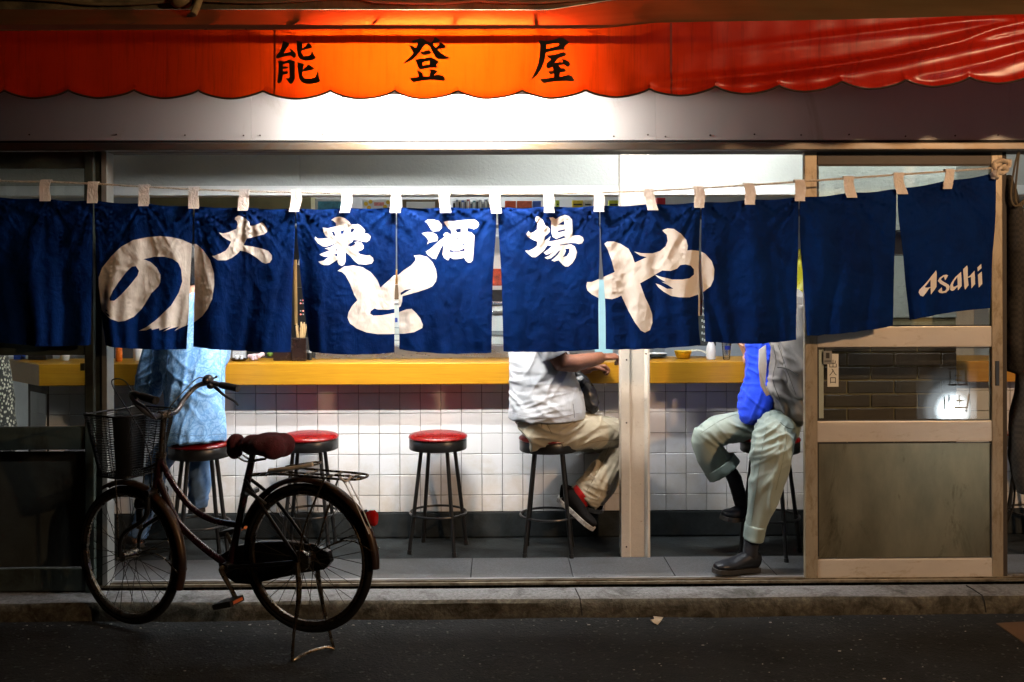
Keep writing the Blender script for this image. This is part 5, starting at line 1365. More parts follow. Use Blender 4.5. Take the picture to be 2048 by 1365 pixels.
pa = kid(A, 'polo_shirt'); seam(pa, [(1022, 826), (1060, 834), (1110, 835), (1160, 826)], .0013, wd2, 'hem'); seam(pa, [(1149, 836), (1148, 822), (1146, 808)], .0022, wd2, 'vent'); seam(pa, [(1110, 690), (1128, 700), (1144, 712)], .0014, wd2, 'cuff_seam')
td = kid(D, 'trousers'); seam(td, [(1533, 855), (1521, 920), (1512, 985), (1504, 1040)], .0016, sd_, 'pressed_crease'); seam(td, [(1576, 858), (1566, 920), (1552, 980)], .0014, sd_); seam(td, [(1475, 828), (1440, 842), (1400, 868)], .0014, sd_, 'pressed_crease'); seam(td, [(1560, 845), (1575, 856), (1590, 858)], .0018, sd_, 'pocket')
jd = kid(D, 'jacket'); seam(jd, [(1555, 735), (1575, 738), (1596, 752)], .0026, jd_, 'pocket'); seam(jd, [(1556, 690), (1572, 735), (1592, 790)], .0018, jd_); seam(jd, [(1546, 690), (1552, 722), (1546, 760), (1560, 800)], .0018, jd_)
sb_ = kid(B, 'shirt'); seam(sb_, [(334, 866), (390, 872), (446, 868)], .0014, bd_, 'hem'); seam(sb_, [(336, 712), (332, 760), (334, 800)], .0018, bd_); seam(sb_, [(440, 700), (443, 760), (446, 820)], .0016, bd_)
# ------------------------------------------------------------------ bicycle
TH = R(21.8)
FU = Vector((-math.cos(TH), math.sin(TH), 0)); FV = Vector((-math.sin(TH), -math.cos(TH), 0)); UPZ = Vector((0, 0, 1))
rh = P(614, 1117, 0); 
# rear hub at camera distance 4.02 m
def at_d(px, py, d): return P(px, py, CAMP.y + d)
RH = at_d(614, 1116, 4.02)
def BP(px, py, off=0.):
    """point of the bicycle's centre plane (shifted sideways by off towards the rider's left) seen at the pixel"""
    d = CAMR @ Vector(((px - 1024) / FPX, -(py - HOR) / FPX, -1.0))
    o = RH + FV * off
    t = (o - CAMP).dot(FV) / d.dot(FV)
    return CAMP + d * t
SA = R(27.5)
SU = Vector((-math.cos(SA), math.sin(SA), 0)); SV = Vector((-math.sin(SA), -math.cos(SA), 0))
FH = BP(258, 1110)
bike = thing('bicycle', 'old dark city bicycle with wire basket and maroon saddle cover on its stand', 'bicycle', (RH.x, RH.y, -.10))
fpaint = M('maroon_frame_paint', (.022, .006, .010), .25, .3, var=.25, vscale=30, coat=.5)
blk = M('black_bike_paint', (.006, .006, .0065), .35, spec=.3, var=.3, vscale=30)
rub = M('tyre_rubber', (.008, .008, .008), .8, spec=.15, var=.3, vscale=40, bmp=.3, bscale=200)
bch = M('dull_chrome', (.13, .12, .10), .28, .9, var=.25, vscale=30, dirt=(.12, .07, .03), dscale=25, damt=.6)
rust = M('rusty_mudguard', (.018, .009, .008), .38, .2, spec=.35, var=.4, vscale=12, dirt=(.05, .027, .010), dscale=9, damt=.7)
def ring(c, ax_u, ax_v, r, n=64):
    return [c + ax_u * (r * math.cos(t)) + UPZ * (r * math.sin(t)) for t in np.linspace(0, 2 * math.pi, n + 1)[:-1]]
RT = .300
spk = M('dull_spoke', (.03, .028, .025), .6, .3, spec=.2)
def wheel(c, u, v, name='wheel'):
    hub = G(); hub.tube([c - v * .045, c - v * .04, c + v * .04, c + v * .045], [.012, .022, .022, .012], 12); hub.tube([c - v * .03, c + v * .03], .014, 10); hub.tube([c - v * .07, c + v * .07], .005, 8)
    wh = hub.obj(name, bch, bike, smooth=True)
    G().tube(ring(c, u, v, RT - .0165), .0165, 10, closed=True).obj('tyre', rub, wh, smooth=True)
    rg = G(); vv = []; ff = []; N = 64
    prof = [(-.013, -.034), (-.015, -.026), (-.011, -.022), (.011, -.022), (.015, -.026), (.013, -.034), (.006, -.040), (-.006, -.040)]
    for k in range(N):
        t = 2 * math.pi * k / N; rd = u * math.cos(t) + UPZ * math.sin(t)
        for a, b_ in prof: vv.append(c + v * a + rd * (RT + b_ - .006))
    m = len(prof)
    for k in range(N):
        for j in range(m): ff.append((k * m + j, k * m + (j + 1) % m, ((k + 1) % N) * m + (j + 1) % m, ((k + 1) % N) * m + j))
    rg.add(vv, ff).obj('rim', bch, wh, smooth=True)
    for k in range(32):
        t = 2 * math.pi * k / 32; side = 1 if k % 2 else -1; off = .62 if (k // 2) % 2 else -.62
        a = c + v * (side * .032) + (u * math.cos(t + off) + UPZ * math.sin(t + off)) * .021
        e = c + v * (side * .004) + (u * math.cos(t) + UPZ * math.sin(t)) * (RT - .042)
        G().tube([a, e], .0014, 4).obj('spoke', spk, wh)
    return wh
wr = wheel(RH, FU, FV); wf = wheel(FH, SU, SV)
def guard(c, u, v, a0, a1, name, r=RT + .022, wid=.021):
    vv = []; ff = []; N = 44
    prof = [(-wid, -.014), (-wid * .85, -.004), (-wid * .45, .003), (0, .005), (wid * .45, .003), (wid * .85, -.004), (wid, -.014)]
    for k in range(N + 1):
        t = a0 + (a1 - a0) * k / N; rd = u * math.cos(t) + UPZ * math.sin(t)
        for a, b_ in prof: vv.append(c + v * a + rd * (r + b_))
        for a, b_ in prof: vv.append(c + v * a * .96 + rd * (r + b_ - .0018))
    m = 14
    for k in range(N):
        for j in range(6):
            ff.append((k * m + j, k * m + j + 1, (k + 1) * m + j + 1, (k + 1) * m + j)); ff.append((k * m + 7 + j, (k + 1) * m + 7 + j, (k + 1) * m + 8 + j, k * m + 8 + j))
        ff.append((k * m, (k + 1) * m, (k + 1) * m + 7, k * m + 7)); ff.append((k * m + 6, k * m + 13, (k + 1) * m + 13, (k + 1) * m + 6))
    ff.append((0, 7, 8, 1)); 
    return G().add(vv, ff).obj(name, rust, bike, smooth=True, sharp=60)
# angle measured from forward (u), z up
guard(RH, FU, FV, R(18), R(182), 'mudguard')
guard(FH, SU, SV, R(62), R(200), 'mudguard')
def bt(name, pts, r, mat, n=6, seg=10, parent=None, r2=None):
    q = bezier(pts, n)
    rr = r if not isinstance(r, (list, tuple)) else list(np.interp(np.linspace(0, 1, len(q)), np.linspace(0, 1, len(r)), r))
    return G().tube(q, rr, seg, r2=r2).obj(name, mat, parent or bike, smooth=True)
HT = BP(323, 905); HB = BP(312, 984)
BB = BP(460, 1132)
bt('head_tube', [HT, (HT + HB) / 2, HB], .019, fpaint)
bt('down_tube', [BP(316, 955), BP(334, 1000), BP(356, 1045), BP(398, 1088), BP(440, 1120), BB], .0155, fpaint)
bt('top_tube', [BP(322, 920), BP(337, 952), BP(358, 985), BP(388, 1020), BP(428, 1042), BP(474, 1050)], .0135, fpaint)
bt('seat_tube', [BP(504, 918), BP(492, 975), BP(478, 1045), BB], [.014, .016, .016, .016], fpaint)
for s in (-1, 1):
    bt('seat_stay', [BP(494, 958) + FV * .014 * s, BP(540, 1010) + FV * .05 * s, RH + FV * .058 * s], .0075, blk)
    bt('chain_stay', [BB + FV * .03 * s, (BB + RH) / 2 + FV * .05 * s, RH + FV * .058 * s], .009, blk)
    bt('fork_blade', [HB + SV * .045 * s - UPZ * .005, HB + SV * .05 * s + SU * .01 - UPZ * .1, FH + SV * .052 * s - SU * .02 + UPZ * .10, FH + SV * .052 * s], [.011, .011, .009, .007], blk)
    bt('guard_stay', [RH + FV * .05 * s, RH - FU * .20 + UPZ * .1 + FV * .045 * s, RH - FU * .315 + UPZ * .06 + FV * .027 * s], .003, bch, 4, 6)
    bt('guard_stay', [FH + SV * .045 * s, FH - SU * .2 + UPZ * .04 + SV * .04 * s, FH - SU * .31 - UPZ * .03 + SV * .027 * s], .003, bch, 4, 6)
G().tube([HB - SV * .055, HB + SV * .055], .017, 10).obj('fork_crown', blk, bike, smooth=True)
G().tube([BB - FV * .045, BB + FV * .045], .022, 14).obj('bottom_bracket', blk, bike, smooth=True)
# lug rings
for a, b_ in ((HT, HT - (HT - HB) * .12), (HB, HB + (HT - HB) * .12)):
    G().tube([a, b_], .0225, 12).obj('headset_cup', bch, bike, smooth=True)
# chain case (rider's right = far side is -FV; the case faces away, its plate is seen through the wheel)
cc_px = [(437, 1112), (470, 1093), (520, 1084), (575, 1084), (628, 1092), (655, 1105), (660, 1125), (648, 1140), (600, 1148), (545, 1160), (500, 1170), (470, 1168), (448, 1152), (436, 1130)]
cg_ = G(); n_ = len(cc_px); pa = [BP(x, y, -.035) for x, y in cc_px]
cg_.add(pa + [p - FV * .035 for p in pa], [tuple(range(n_)), tuple(range(2 * n_ - 1, n_ - 1, -1))] + [(k, k + n_, (k + 1) % n_ + n_, (k + 1) % n_) for k in range(n_)])
cg_.obj('chain_case', blk, bike, bevel=.006)
# crank and pedal on the near side (left) pointing down, the other up on the far side
Lc = BB + FV * .06; Lp = BP(472, 1198, .065)
bt('crank', [Lc - FV * .03, Lc, (Lc + Lp) / 2, Lp], [.012, .011, .010, .009], bch, 4, 8)
Rc = BB - FV * .075; bt('crank', [Rc + FV * .02, Rc, Rc - (Lp - Lc)], [.012, .011, .009], bch, 4, 8)
def pedal(c, out):
    t = thing_part = G(); e = (FU * .9 + UPZ * -.25).normalized(); nrm = FV.cross(e)
    c = c + out * .05
    t.hexa([c + e * a * .045 + out * b_ * .045 + nrm * d * .012 for d in (-1, 1) for a, b_ in ((-1, -1), (1, -1), (1, 1), (-1, 1))])
    o = t.obj('pedal', black_m, bike, bevel=.004)
    for s in (-1, 1):
        rg = G(); p = c + e * s * .0465
        rg.hexa([p + out * b_ * .03 + nrm * d * .006 + e * s * a * .002 for d in (-1, 1) for a, b_ in ((0, -1), (1, -1), (1, 1), (0, 1))]); rg.obj('reflector', M('amber_reflector', (.5, .10, .01), .3, coat=.4), o)
pedal(Lp, FV); pedal(Rc - (Lp - Lc), -FV)
# saddle with fluffy cover
SPt = BP(507, 905)
bt('seat_post', [BP(500, 940), BP(506, 905)], .0125, bch)
sd = G()
def bx(px, py, off, r1, r2, r3):
    c = BP(px, py) + FV * off; b = G().ball((0, 0, 0), 1, 0, 18, 12); rot = Matrix((FU, FV, UPZ)).transposed()
    sd.add([c + rot @ Vector((v.x * r1, v.y * r2, v.z * r3)) for v in b.v], b.f)
bx(540, 889, 0, .085, .095, .048); bx(556, 893, .03, .05, .06, .05); bx(556, 893, -.03, .05, .06, .05); bx(508, 890, 0, .06, .055, .042); bx(472, 889, 0, .038, .042, .045); bx(470, 900, 0, .034, .036, .04); bx(556, 902, 0, .035, .08, .03)
fluff = M('maroon_fleece', (.06, .006, .014), .95, var=.35, vscale=60, bmp=.7, bscale=260)
organic('saddle_cover', sd, fluff, bike, .006, 4, lambda p: .0012 * noise.noise(p * 40) + .0012 * noise.noise(p * 140))
gsd = G()
for s in (-1, 1): gsd.tube(bezier([BP(480, 912) + FV * .02 * s, BP(500, 922) + FV * .02 * s, BP(540, 916) + FV * .03 * s], 5), .004, 6)
gsd.obj('saddle_rail', bch, bike, smooth=True)
bt('tie_cord', [BP(482, 912), BP(488, 921), BP(496, 922), BP(502, 914)], .0018, M('white_cord', (.6, .6, .58), .8), 5, 5)
# steering: stem, bar, grips, bell, levers
CL = BP(328, 830)
bt('stem', [HT, BP(325, 870), CL], .0125, bch)
G().tube([CL - SV * .025, CL + SV * .025], .019, 12).obj('bar_clamp', bch, bike, smooth=True)
def hb(s):
    return [CL, CL + SV * .07 * s + UPZ * .006, CL + SV * .13 * s + UPZ * .055 + SU * .01, CL + SV * .185 * s + UPZ * .105 - SU * .01, CL + SV * .215 * s + UPZ * .118 - SU * .06, CL + SV * .225 * s + UPZ * .110 - SU * .11, CL + SV * .235 * s + UPZ * .098 - SU * .20]
hbm = M('handlebar_steel', (.10, .10, .10), .3, .8, var=.2)
pts = hb(-1)[::-1] + hb(1)[1:]
bar_ = bt('handlebar', pts, .0112, hbm, 8)
for s in (-1, 1):
    h_ = hb(s); gp_ = bt('grip', [h_[5], (h_[5] + h_[6]) / 2, h_[6]], [.0150, .0165, .0155, .017], black_m, 5, 12)
    lv = [h_[4] + SV * .012 * s - UPZ * .012, h_[4] + SV * .02 * s - UPZ * .028 - SU * .02, h_[5] - UPZ * .045 - SU * .02, h_[6] - UPZ * .058 + SU * .02, h_[6] - UPZ * .075]
    bt('brake_lever', lv, [.009, .008, .0055, .005, .004], hbm, 5, 8)
    G().ball(h_[4] - UPZ * .012, (.018, .018, .016), 0, 10, 7).obj('lever_clamp', black_m, bike, smooth=True)
bc = hb(-1)[4] + UPZ * .012 + SU * .015
bell = G(); bell.ball(bc, (.025, .025, .025), 0, 16, 10).tube([bc, bc - SU * .03 + UPZ * .012 - SV * .02], .004, 6); bell.ball(bc - SU * .03 + UPZ * .014 - SV * .02, .006, 0, 8, 6)
bell.obj('bell', black_m, bike, smooth=True)
G().ball(bc - Vector((.0, .024, 0)), (.009, .006, .009), 0, 10, 6).obj('bell_cap', bch, bike, smooth=True)
cab = M('black_cable', (.015, .015, .015), .45)
h1_ = hb(1)[4]; h2_ = hb(-1)[4]
bt('brake_cable', [h1_ - UPZ * .01, h1_ + SU * .06 + UPZ * .05, h1_ + SU * .13 + UPZ * .035, BP(262, 830), BP(285, 870), BP(302, 925), HB + SU * .03], .0028, cab, 8, 6)
bt('brake_cable', [h2_ - UPZ * .01, h2_ + SU * .07 + UPZ * .02, BP(352, 800), BP(336, 826), BP(330, 870), BP(332, 930), BP(360, 1000)], .0028, cab, 8, 6)
# wire basket
mb = M('black_basket_wire', (.006, .006, .006), .5, var=.3, spec=.15)
BC = HT + SU * .185
def bk(u, v, z): return BC + SU * u + SV * v + UPZ * z
zt_ = P(0, 0, 0).z * 0 + .0
ztop = BP(280, 826).z - BC.z; zbot = BP(262, 948).z - BC.z
def rect(a, b_, r, z, n=8, dz=None):
    out = []
    for cx, cy, a0 in ((a - r, b_ - r, 0), (-a + r, b_ - r, 90), (-a + r, -b_ + r, 180), (a - r, -b_ + r, 270)):
        for k in range(n + 1):
            t = R(a0 + 90 * k / n); p = (cx + r * math.cos(t), cy + r * math.sin(t)); out.append(bk(p[0], p[1], z + (dz(*p) if dz else 0)))
    return out
dip = lambda u, v: -.035 * max(0, 1 - (v / .12) ** 2) * (1 if u > 0 else .4)
top_ = rect(.125, .165, .05, ztop, 8, dip); bot_ = rect(.085, .115, .04, zbot)
bsk = G(); bsk.tube(top_, .0045, 6, closed=True); basket = bsk.obj('basket', mb, bike, smooth=True)
G().tube(bot_, .004, 6, closed=True).obj('bottom_rim', mb, basket, smooth=True)
wires = G(); N = len(top_)
def closed_pt(loop, t):
    x = (t % 1.0) * len(loop); i = int(x); f = x - i
    return loop[i % len(loop)].lerp(loop[(i + 1) % len(loop)], f)
NW = 110
for k in range(NW):
    a = closed_pt(top_, k / NW); b_ = closed_pt(bot_, k / NW); wires.tube([a, b_], .0019, 3, cap=False)
for fz in np.linspace(.04, .96, 24):
    lp = [closed_pt(top_, k / 40).lerp(closed_pt(bot_, k / 40), fz) for k in range(40)]
    wires.tube(lp, .0018 if abs(fz - .5) > .03 else .0024, 3, closed=True)
for k in range(16):
    t = (k + .5) / 16 * 2 - 1
    wires.tube([bk(t * .082, -.113, zbot), bk(t * .082, .113, zbot)], .0012, 3); wires.tube([bk(-.083, t * .112, zbot + .002), bk(.083, t * .112, zbot + .002)], .0012, 3)
tag(wires.obj('wire_mesh', mb, basket), kind='stuff')
bt('basket_bracket', [HT - UPZ * .03, HT + SU * .05 - UPZ * .06, bk(-.07, 0, zbot + .02)], .006, blk)
bt('basket_stay', [bk(0, .08, zbot), FH + SV * .06 + UPZ * .12, FH + SV * .055], .0035, bch)
bt('basket_stay', [bk(0, -.08, zbot), FH - SV * .06 + UPZ * .12, FH - SV * .055], .0035, bch)
# headlamp / dynamo by the fork
dl_ = G(); q_ = HB + SU * .06 - UPZ * .055; dl_.tube([q_ - SU * .04, q_, q_ + SU * .035], [.016, .024, .034], 14); dl_.tube([q_ + SV * .035 - UPZ * .02, q_ + SV * .035 - UPZ * .10], .014, 10)
dl_.obj('headlamp', black_m, bike, smooth=True)
# rear carrier
cz = BP(600, 945).z
def cr(u, v, z=0): return RH + FU * u + FV * v + UPZ * (cz - RH.z + z)
cgp = G()
cgp.tube(bezier([cr(.17, .035, -.015), cr(.10, .06), cr(-.1, .065), cr(-.22, .06), cr(-.262, .03), cr(-.262, -.03), cr(-.22, -.06), cr(-.1, -.065), cr(.10, -.06), cr(.17, -.035, -.015)], 5), .005, 8)
cgp.tube([cr(.14, 0, -.004), cr(-.262, 0)], .004, 8)
for u in (.09, -.02, -.13, -.22): cgp.tube([cr(u, -.062), cr(u, .062)], .004, 6)
carrier = cgp.obj('carrier', bch, bike, smooth=True)
for s in (-1, 1):
    bt('carrier_stay', [cr(-.12, .06 * s), RH - FU * .04 + FV * .075 * s + UPZ * .15, RH + FV * .066 * s], .0045, bch)
    bt('carrier_stay', [cr(.17, .03 * s, -.015), BP(500, 950) + FV * .016 * s], .0045, bch)
clp = G(); clp.tube(bezier([cr(.12, .03, .012), cr(0, .035, .035), cr(-.05, .03, .04), cr(-.05, -.03, .04), cr(0, -.035, .035), cr(.12, -.03, .012)], 5), .004, 6)
clp.obj('spring_clip', bch, bike, smooth=True)
roll = G(); roll.tube(bezier([cr(.135, .062, .012), cr(.06, .068, .024), cr(-.025, .066, .04), cr(-.065, .06, .05)], 4), [.012, .012, .012, .011, .012, .012, .011, .012, .012, .012, .012, .011, .011], 8, r2=.008)
ro = roll.obj('rolled_cloth', CLOTH('white_rag', (.7, .68, .62), .1, 0, 500, .6), None, smooth=True)
tag(ro, 'thin rolled white cloth lying on the bicycle carrier', 'cloth')
wc = M('white_strap', (.6, .62, .68), .6)
for (a, b_) in ((cr(-.20, .062, .004), RH - FU * .30 + UPZ * .13 + FV * .03), (cr(-.215, .05, .004), RH - FU * .305 + UPZ * .15 + FV * .025)):
    bt('strap', [a, (a + b_) / 2 + UPZ * .01, b_], .0024, wc, 4, 5)
bt('strap', [cr(-.19, .066, .008), cr(-.22, .07, -.005), cr(-.23, .05, .012), cr(-.2, .04, .01)], .005, wc, 5, 6)
tp = RH - FU * .285 + UPZ * .185
tlg = G(); tlg.tube([tp + FU * .02, tp, tp - FU * .022, tp - FU * .032], [.012, .018, .021, .015], 14, r2=[.016, .030, .033, .025])
tail = tlg.obj('tail_light', M('red_lens', (.45, .008, .006), .18, coat=.6, var=.1), bike, smooth=True)
G().tube([tp + FU * .045, tp + FU * .015], [.015, .02], 12, r2=[.02, .032]).obj('housing', black_m, tail, smooth=True)
lk = G(); lk.tube([BP(500, 985) + FU * .0 + FV * t for t in (-.05, .05)], .012, 8); lk.tube(bezier([BP(505, 975) + FV * .045, BP(528, 990) + FV * .05, BP(540, 1006) + FV * .03], 5), .008, 8); lk.obj('ring_lock', black_m, bike, smooth=True)
# double-leg stand
gz = -.097
sL = PZ(584, 1322, gz); sR = PZ(668, 1299, gz)
mid = (sL + sR) / 2
kb_ = G(); kb_.tube(bezier([sL, sL + (sR - sL) * .06 + Vector((.004, .0, .004)), sL.lerp(sR, .35) + UPZ * .012 + FV * -.02, sL.lerp(sR, .75) + UPZ * .012 + FV * -.02, sR], 6), .0065, 8)
stn = kb_.obj('stand', bch, bike, smooth=True)
bt('leg', [RH + FV * .07 + UPZ * .0, RH + FV * .075 - UPZ * .13 - FU * .01, PZ(604, 1245, .0) * 0 + sL.lerp(RH + FV * .075 - UPZ * .13, .45), sL], [.011, .011, .0065, .006], bch, 6, 8, stn)
bt('leg', [RH - FV * .07, RH - FV * .075 - UPZ * .13 - FU * .01, sR.lerp(RH - FV * .075 - UPZ * .13, .45), sR], [.011, .011, .0065, .006], bch, 6, 8, stn)
hubc = G(); hubc.tube([RH - FV * .052, RH - FV * .04], .045, 18); hubc.obj('sprocket_cover', blk, bike, smooth=True)
hubd = G(); hubd.tube([RH + FV * .038, RH + FV * .052], .042, 18); hubd.obj('brake_drum', bch, bike, smooth=True)
# ------------------------------------------------------------------ things on the bar
ZC = zc1 + .0005
def cpt(px, Y): 
    p = P(px, 718, Y); return Vector((p.x, Y, ZC))
def lathe_thing(name, label, cat, px, Y, prof, mat, base=None, group=None, smooth=True, z=None):
    c = cpt(px, Y)
    if z is not None: c.z = z
    return c, G().lathe(prof, c, 20)
white_pl = M('white_plastic', (.7, .7, .68), .4, var=.04)
ceramic = M('white_ceramic', (.78, .78, .76), .18, var=.03)
lacq = M('dark_lacquer', (.022, .012, .010), .25, var=.3)
paper_w = M('white_paper', (.72, .71, .68), .8, var=.05)
grey_m = M('grey_plastic', (.30, .31, .33), .5, var=.1)
def simple(name, label, cat, gg, mat, **k):
    o = gg.obj(name, mat, None, **k); return tag(o, label, cat)
# orange sauce bottle
c = cpt(238, .86); t = thing('sauce_bottle', 'orange sauce bottle on the bar left of the patterned shirt', 'bottle', c)
G().lathe([(.016, 0), (.018, .004), (.018, .072), (.012, .088)], c, 16).obj('body', M('orange_sauce', (.55, .12, .01), .25, coat=.5), t, smooth=True)
G().lathe([(.012, .0885), (.013, .09), (.012, .108), (.006, .112)], c, 14).obj('cap', M('orange_cap', (.6, .2, .02), .4), t, smooth=True)
c = cpt(276, .90); t = thing('white_canister', 'white plastic canister on the bar beside the patterned shirt sleeve', 'canister', c)
G().lathe([(.022, 0), (.025, .004), (.025, .085), (.018, .098)], c, 18).obj('body', white_pl, t, smooth=True)
G().lathe([(.018, .0985), (.018, .118), (.014, .12)], c, 14).obj('lid', white_pl, t, smooth=True)
# left end, seen through the dark door
gg = G(); a = cpt(56, .97); b_ = cpt(93, .97); gg.box(a.x, b_.x, .97, 1.05, ZC, ZC + .045); o = gg.obj('bento_box', black_m, None, bevel=.003); tag(o, 'low dark box with white rim on the left end of the bar', 'box')
gg2 = G(); gg2.box(a.x - .004, b_.x + .004, .966, 1.054, ZC + .0455, ZC + .055); gg2.obj('lid', white_pl, o, bevel=.002)
c = cpt(130, .92); o = simple('tea_cup', 'small cream tea cup on the left end of the bar', 'cup', G().lathe([(.018, 0), (.022, .004), (.026, .044), (.0245, .044), (.02, .006)], c, 18), ceramic, smooth=True)
gg = G(); c = cpt(36, 1.0); gg.box(c.x - .025, c.x + .02, 1.0, 1.05, ZC, ZC + .028); o = gg.obj('dice_box', M('blue_box', (.02, .08, .4), .4), None, bevel=.002); tag(o, 'tiny blue box at the far left end of the bar', 'box')
# frames and dishes right of the patterned shirt
for px0, px1, lab in ((452, 462, 'narrow grey card holder standing behind the black dish'), (464, 492, 'wide grey price card holder standing behind the black dish')):
    a = cpt(px0, .98); b_ = cpt(px1, .98); gg = G(); gg.box(a.x, b_.x, .98, .99, ZC, ZC + .05)
    o = gg.obj('card_holder', grey_m, None, bevel=.002); tag(o, lab, 'card holder', 'card holders on the bar')
    box('card', a.x + .005, b_.x - .005, .977, .9795, ZC + .007, ZC + .044, M('printed_card', (.5, .52, .55), .6, var=.35, vscale=130), o, 0)
c = cpt(478, .86); t = thing('soy_dish', 'shallow black dish holding two small white pots', 'dish', c)
G().lathe([(.035, 0), (.048, .012), (.045, .013), (.03, .004)], c, 24).obj('dish', lacq, t, smooth=True)
for dx in (-.012, .014):
    G().lathe([(.008, 0), (.010, .006), (.010, .02), (.004, .024)], c + Vector((dx, 0, .008)), 12).obj('pot', ceramic, t, smooth=True)
tw = G(); c = cpt(511, .88)
for k in range(9): tw.ball(c + Vector((rng.uniform(-.032, .032), rng.uniform(-.02, .02), rng.uniform(.012, .034))), (rng.uniform(.014, .024), .016, rng.uniform(.010, .018)), 0, 10, 7)
o = organic('hand_towel', tw, CLOTH('pink_check_towel', (.75, .55, .58), .25, 0, 500, .8, None, (.5, .04, .08), .9, 40.), None, .005, 2, lambda p: .004 * ridge(p, 50, 50, 60, .4)); tag(o, 'crumpled pink and white hand towel on the bar', 'towel')
o = simple('green_garnish', 'small tuft of green leaves beside the crumpled towel', 'garnish', G().ball(cpt(540, .96) + Vector((0, 0, .028)), (.018, .012, .014), 0, 8, 6).ball(cpt(545, .97) + Vector((0, 0, .036)), (.012, .01, .01), 0, 8, 6), M('leaf_green', (.12, .22, .02), .7, var=.4, vscale=60))
a = cpt(546, .86); b_ = cpt(583, .86); gg = G(); gg.box(a.x, b_.x, .86, .98, ZC, ZC + .058); o = gg.obj('condiment_box', lacq, None, bevel=.004); tag(o, 'low dark lacquer condiment box beside the chopstick holder', 'box')
for k in range(4): G().ball((a.x + .02 + k * .02, .88 + .02 * (k % 2), ZC + .060), (.007, .007, .006), 0, 8, 6).obj('packet', paper_w, o)
c = cpt(600, .86); t = thing('chopstick_holder', 'dark lacquer cup packed with pale wooden chopsticks', 'chopstick holder', c)
gg = G(); gg.prism([(-.040, -.035), (.040, -.035), (.040, .035), (-.040, .035)], lambda x, y, d: c + Vector((x, y, d)), 0, .128); gg.obj('cup', lacq, t, bevel=.006)
cs = M('chopstick_wood', (.62, .40, .18), .6, var=.15)
for k in range(14):
    dx = rng.uniform(-.03, .03); dy = rng.uniform(-.025, .025); ln = rng.uniform(.19, .215) if k > 3 else rng.uniform(.16, .2)
    G().tube([c + Vector((dx * .8, dy, .12)), c + Vector((dx * 1.15 + rng.uniform(-.008, .008), dy, ln))], .0038, 5).obj('chopstick', cs, t)
c = cpt(620, .90); o = simple('shaker', 'tiny dark shaker with white cap beside the chopstick holder', 'shaker', G().lathe([(.010, 0), (.011, .03), (.008, .04)], c, 12), black_m, smooth=True)
G().lathe([(.0085, .0405), (.008, .05), (.004, .054)], c, 12).obj('cap', white_pl, o, smooth=True)
# glass showcase behind the bar
a = cpt(629, .95); b_ = cpt(1016, .95); t = thing('showcase', 'long glass topped food showcase with brushed steel base on the bar', 'showcase', Vector(((a.x + b_.x) / 2, .95, ZC)))
box('base', a.x, b_.x, .95, 1.055, ZC, ZC + .075, steel, t, .004)
box('glass_front', a.x + .01, b_.x - .01, .96, .964, ZC + .076, ZC + .30, clear_pane, t, 0)
for x in (a.x + .006, b_.x - .012): box('corner_post', x, x + .008, .958, .966, ZC + .076, ZC + .30, steel, t, 0)
box('top', a.x, b_.x, .955, 1.055, ZC + .301, ZC + .318, steel, t, .003)
# right of the post
c = cpt(1314, .95); t = thing('plate_stack', 'small stack of dark plates on the bar right of the white post', 'plates', c)
for k in range(3): G().lathe([(.03, k * .008), (.058, k * .008 + .010), (.056, k * .008 + .012), (.03, k * .008 + .004)], c, 24).obj('plate', M('dark_glaze', (.05, .055, .05), .2) if k < 2 else ceramic, t, smooth=True)
c = cpt(1366, .90); yb = G(); v = []
yb.lathe([(.030, 0), (.036, .004), (.050, .044), (.046, .044), (.03, .01)], c, 20); o = yb.obj('snack_bowl', M('yellow_print', (.62, .40, .01), .4, var=.35, vscale=60), None, smooth=True); tag(o, 'yellow printed paper bowl on the bar left of the sake bottle', 'bowl')
nw = G(); n0 = 9
for j in range(n0 + 1):
    for i in range(n0 + 1):
        u, v_ = i / n0, j / n0; nw.v.append(cpt(1380, .93) + Vector((u * .135 - .03, v_ * .08, .024 + .018 * noise.noise(Vector((u * 3, v_ * 3, 2))) + .016 * math.sin(u * 3)))); 
for j in range(n0):
    for i in range(n0): q = j * (n0 + 1) + i; nw.f.append((q, q + 1, q + n0 + 2, q + n0 + 1)); nw.m.append(0)
o = nw.obj('newspaper', M('newsprint', (.5, .47, .38), .9, var=.55, vscale=120), None, smooth=True); tag(o, 'crumpled newspaper on the bar between yellow bowl and sake bottle', 'newspaper')
c = cpt(1422, .82); o = simple('sake_bottle', 'white ceramic sake bottle standing on the bar', 'bottle', G().lathe([(.022, 0), (.026, .004), (.027, .05), (.023, .075), (.013, .10), (.011, .115), (.014, .128), (.010, .128)], c, 24), ceramic, smooth=True)
c = cpt(1453, .82); t = thing('drinking_glass', 'clear tumbler with a blue mark on the bar', 'glass', c)
glm = GLASS('tumbler_glass', (.93, .95, .95), .01, refl=.3)
G().lathe([(.017, 0), (.019, .002), (.0265, .092), (.025, .092), (.017, .008)], c, 24).obj('tumbler', glm, t, smooth=True)
gq = G()
for k in range(6):
    a0 = R(-125 + k * 14); a1 = R(-125 + (k + 1) * 14); r0, r1 = .0242, .0258
    gq.add([c + Vector((r0 * math.cos(a0), r0 * math.sin(a0), .056)), c + Vector((r0 * math.cos(a1), r0 * math.sin(a1), .056)), c + Vector((r1 * math.cos(a1), r1 * math.sin(a1), .078)), c + Vector((r1 * math.cos(a0), r1 * math.sin(a0), .078))], [(0, 1, 2, 3)])
gq.obj('printed_mark', M('blue_print', (.01, .03, .3), .4), t)
c = cpt(1232, .80); o = simple('sake_cup', 'small white cup on the bar close to the white post', 'cup', G().lathe([(.014, 0), (.018, .004), (.026, .034), (.024, .034), (.014, .006)], c, 18), ceramic, smooth=True)

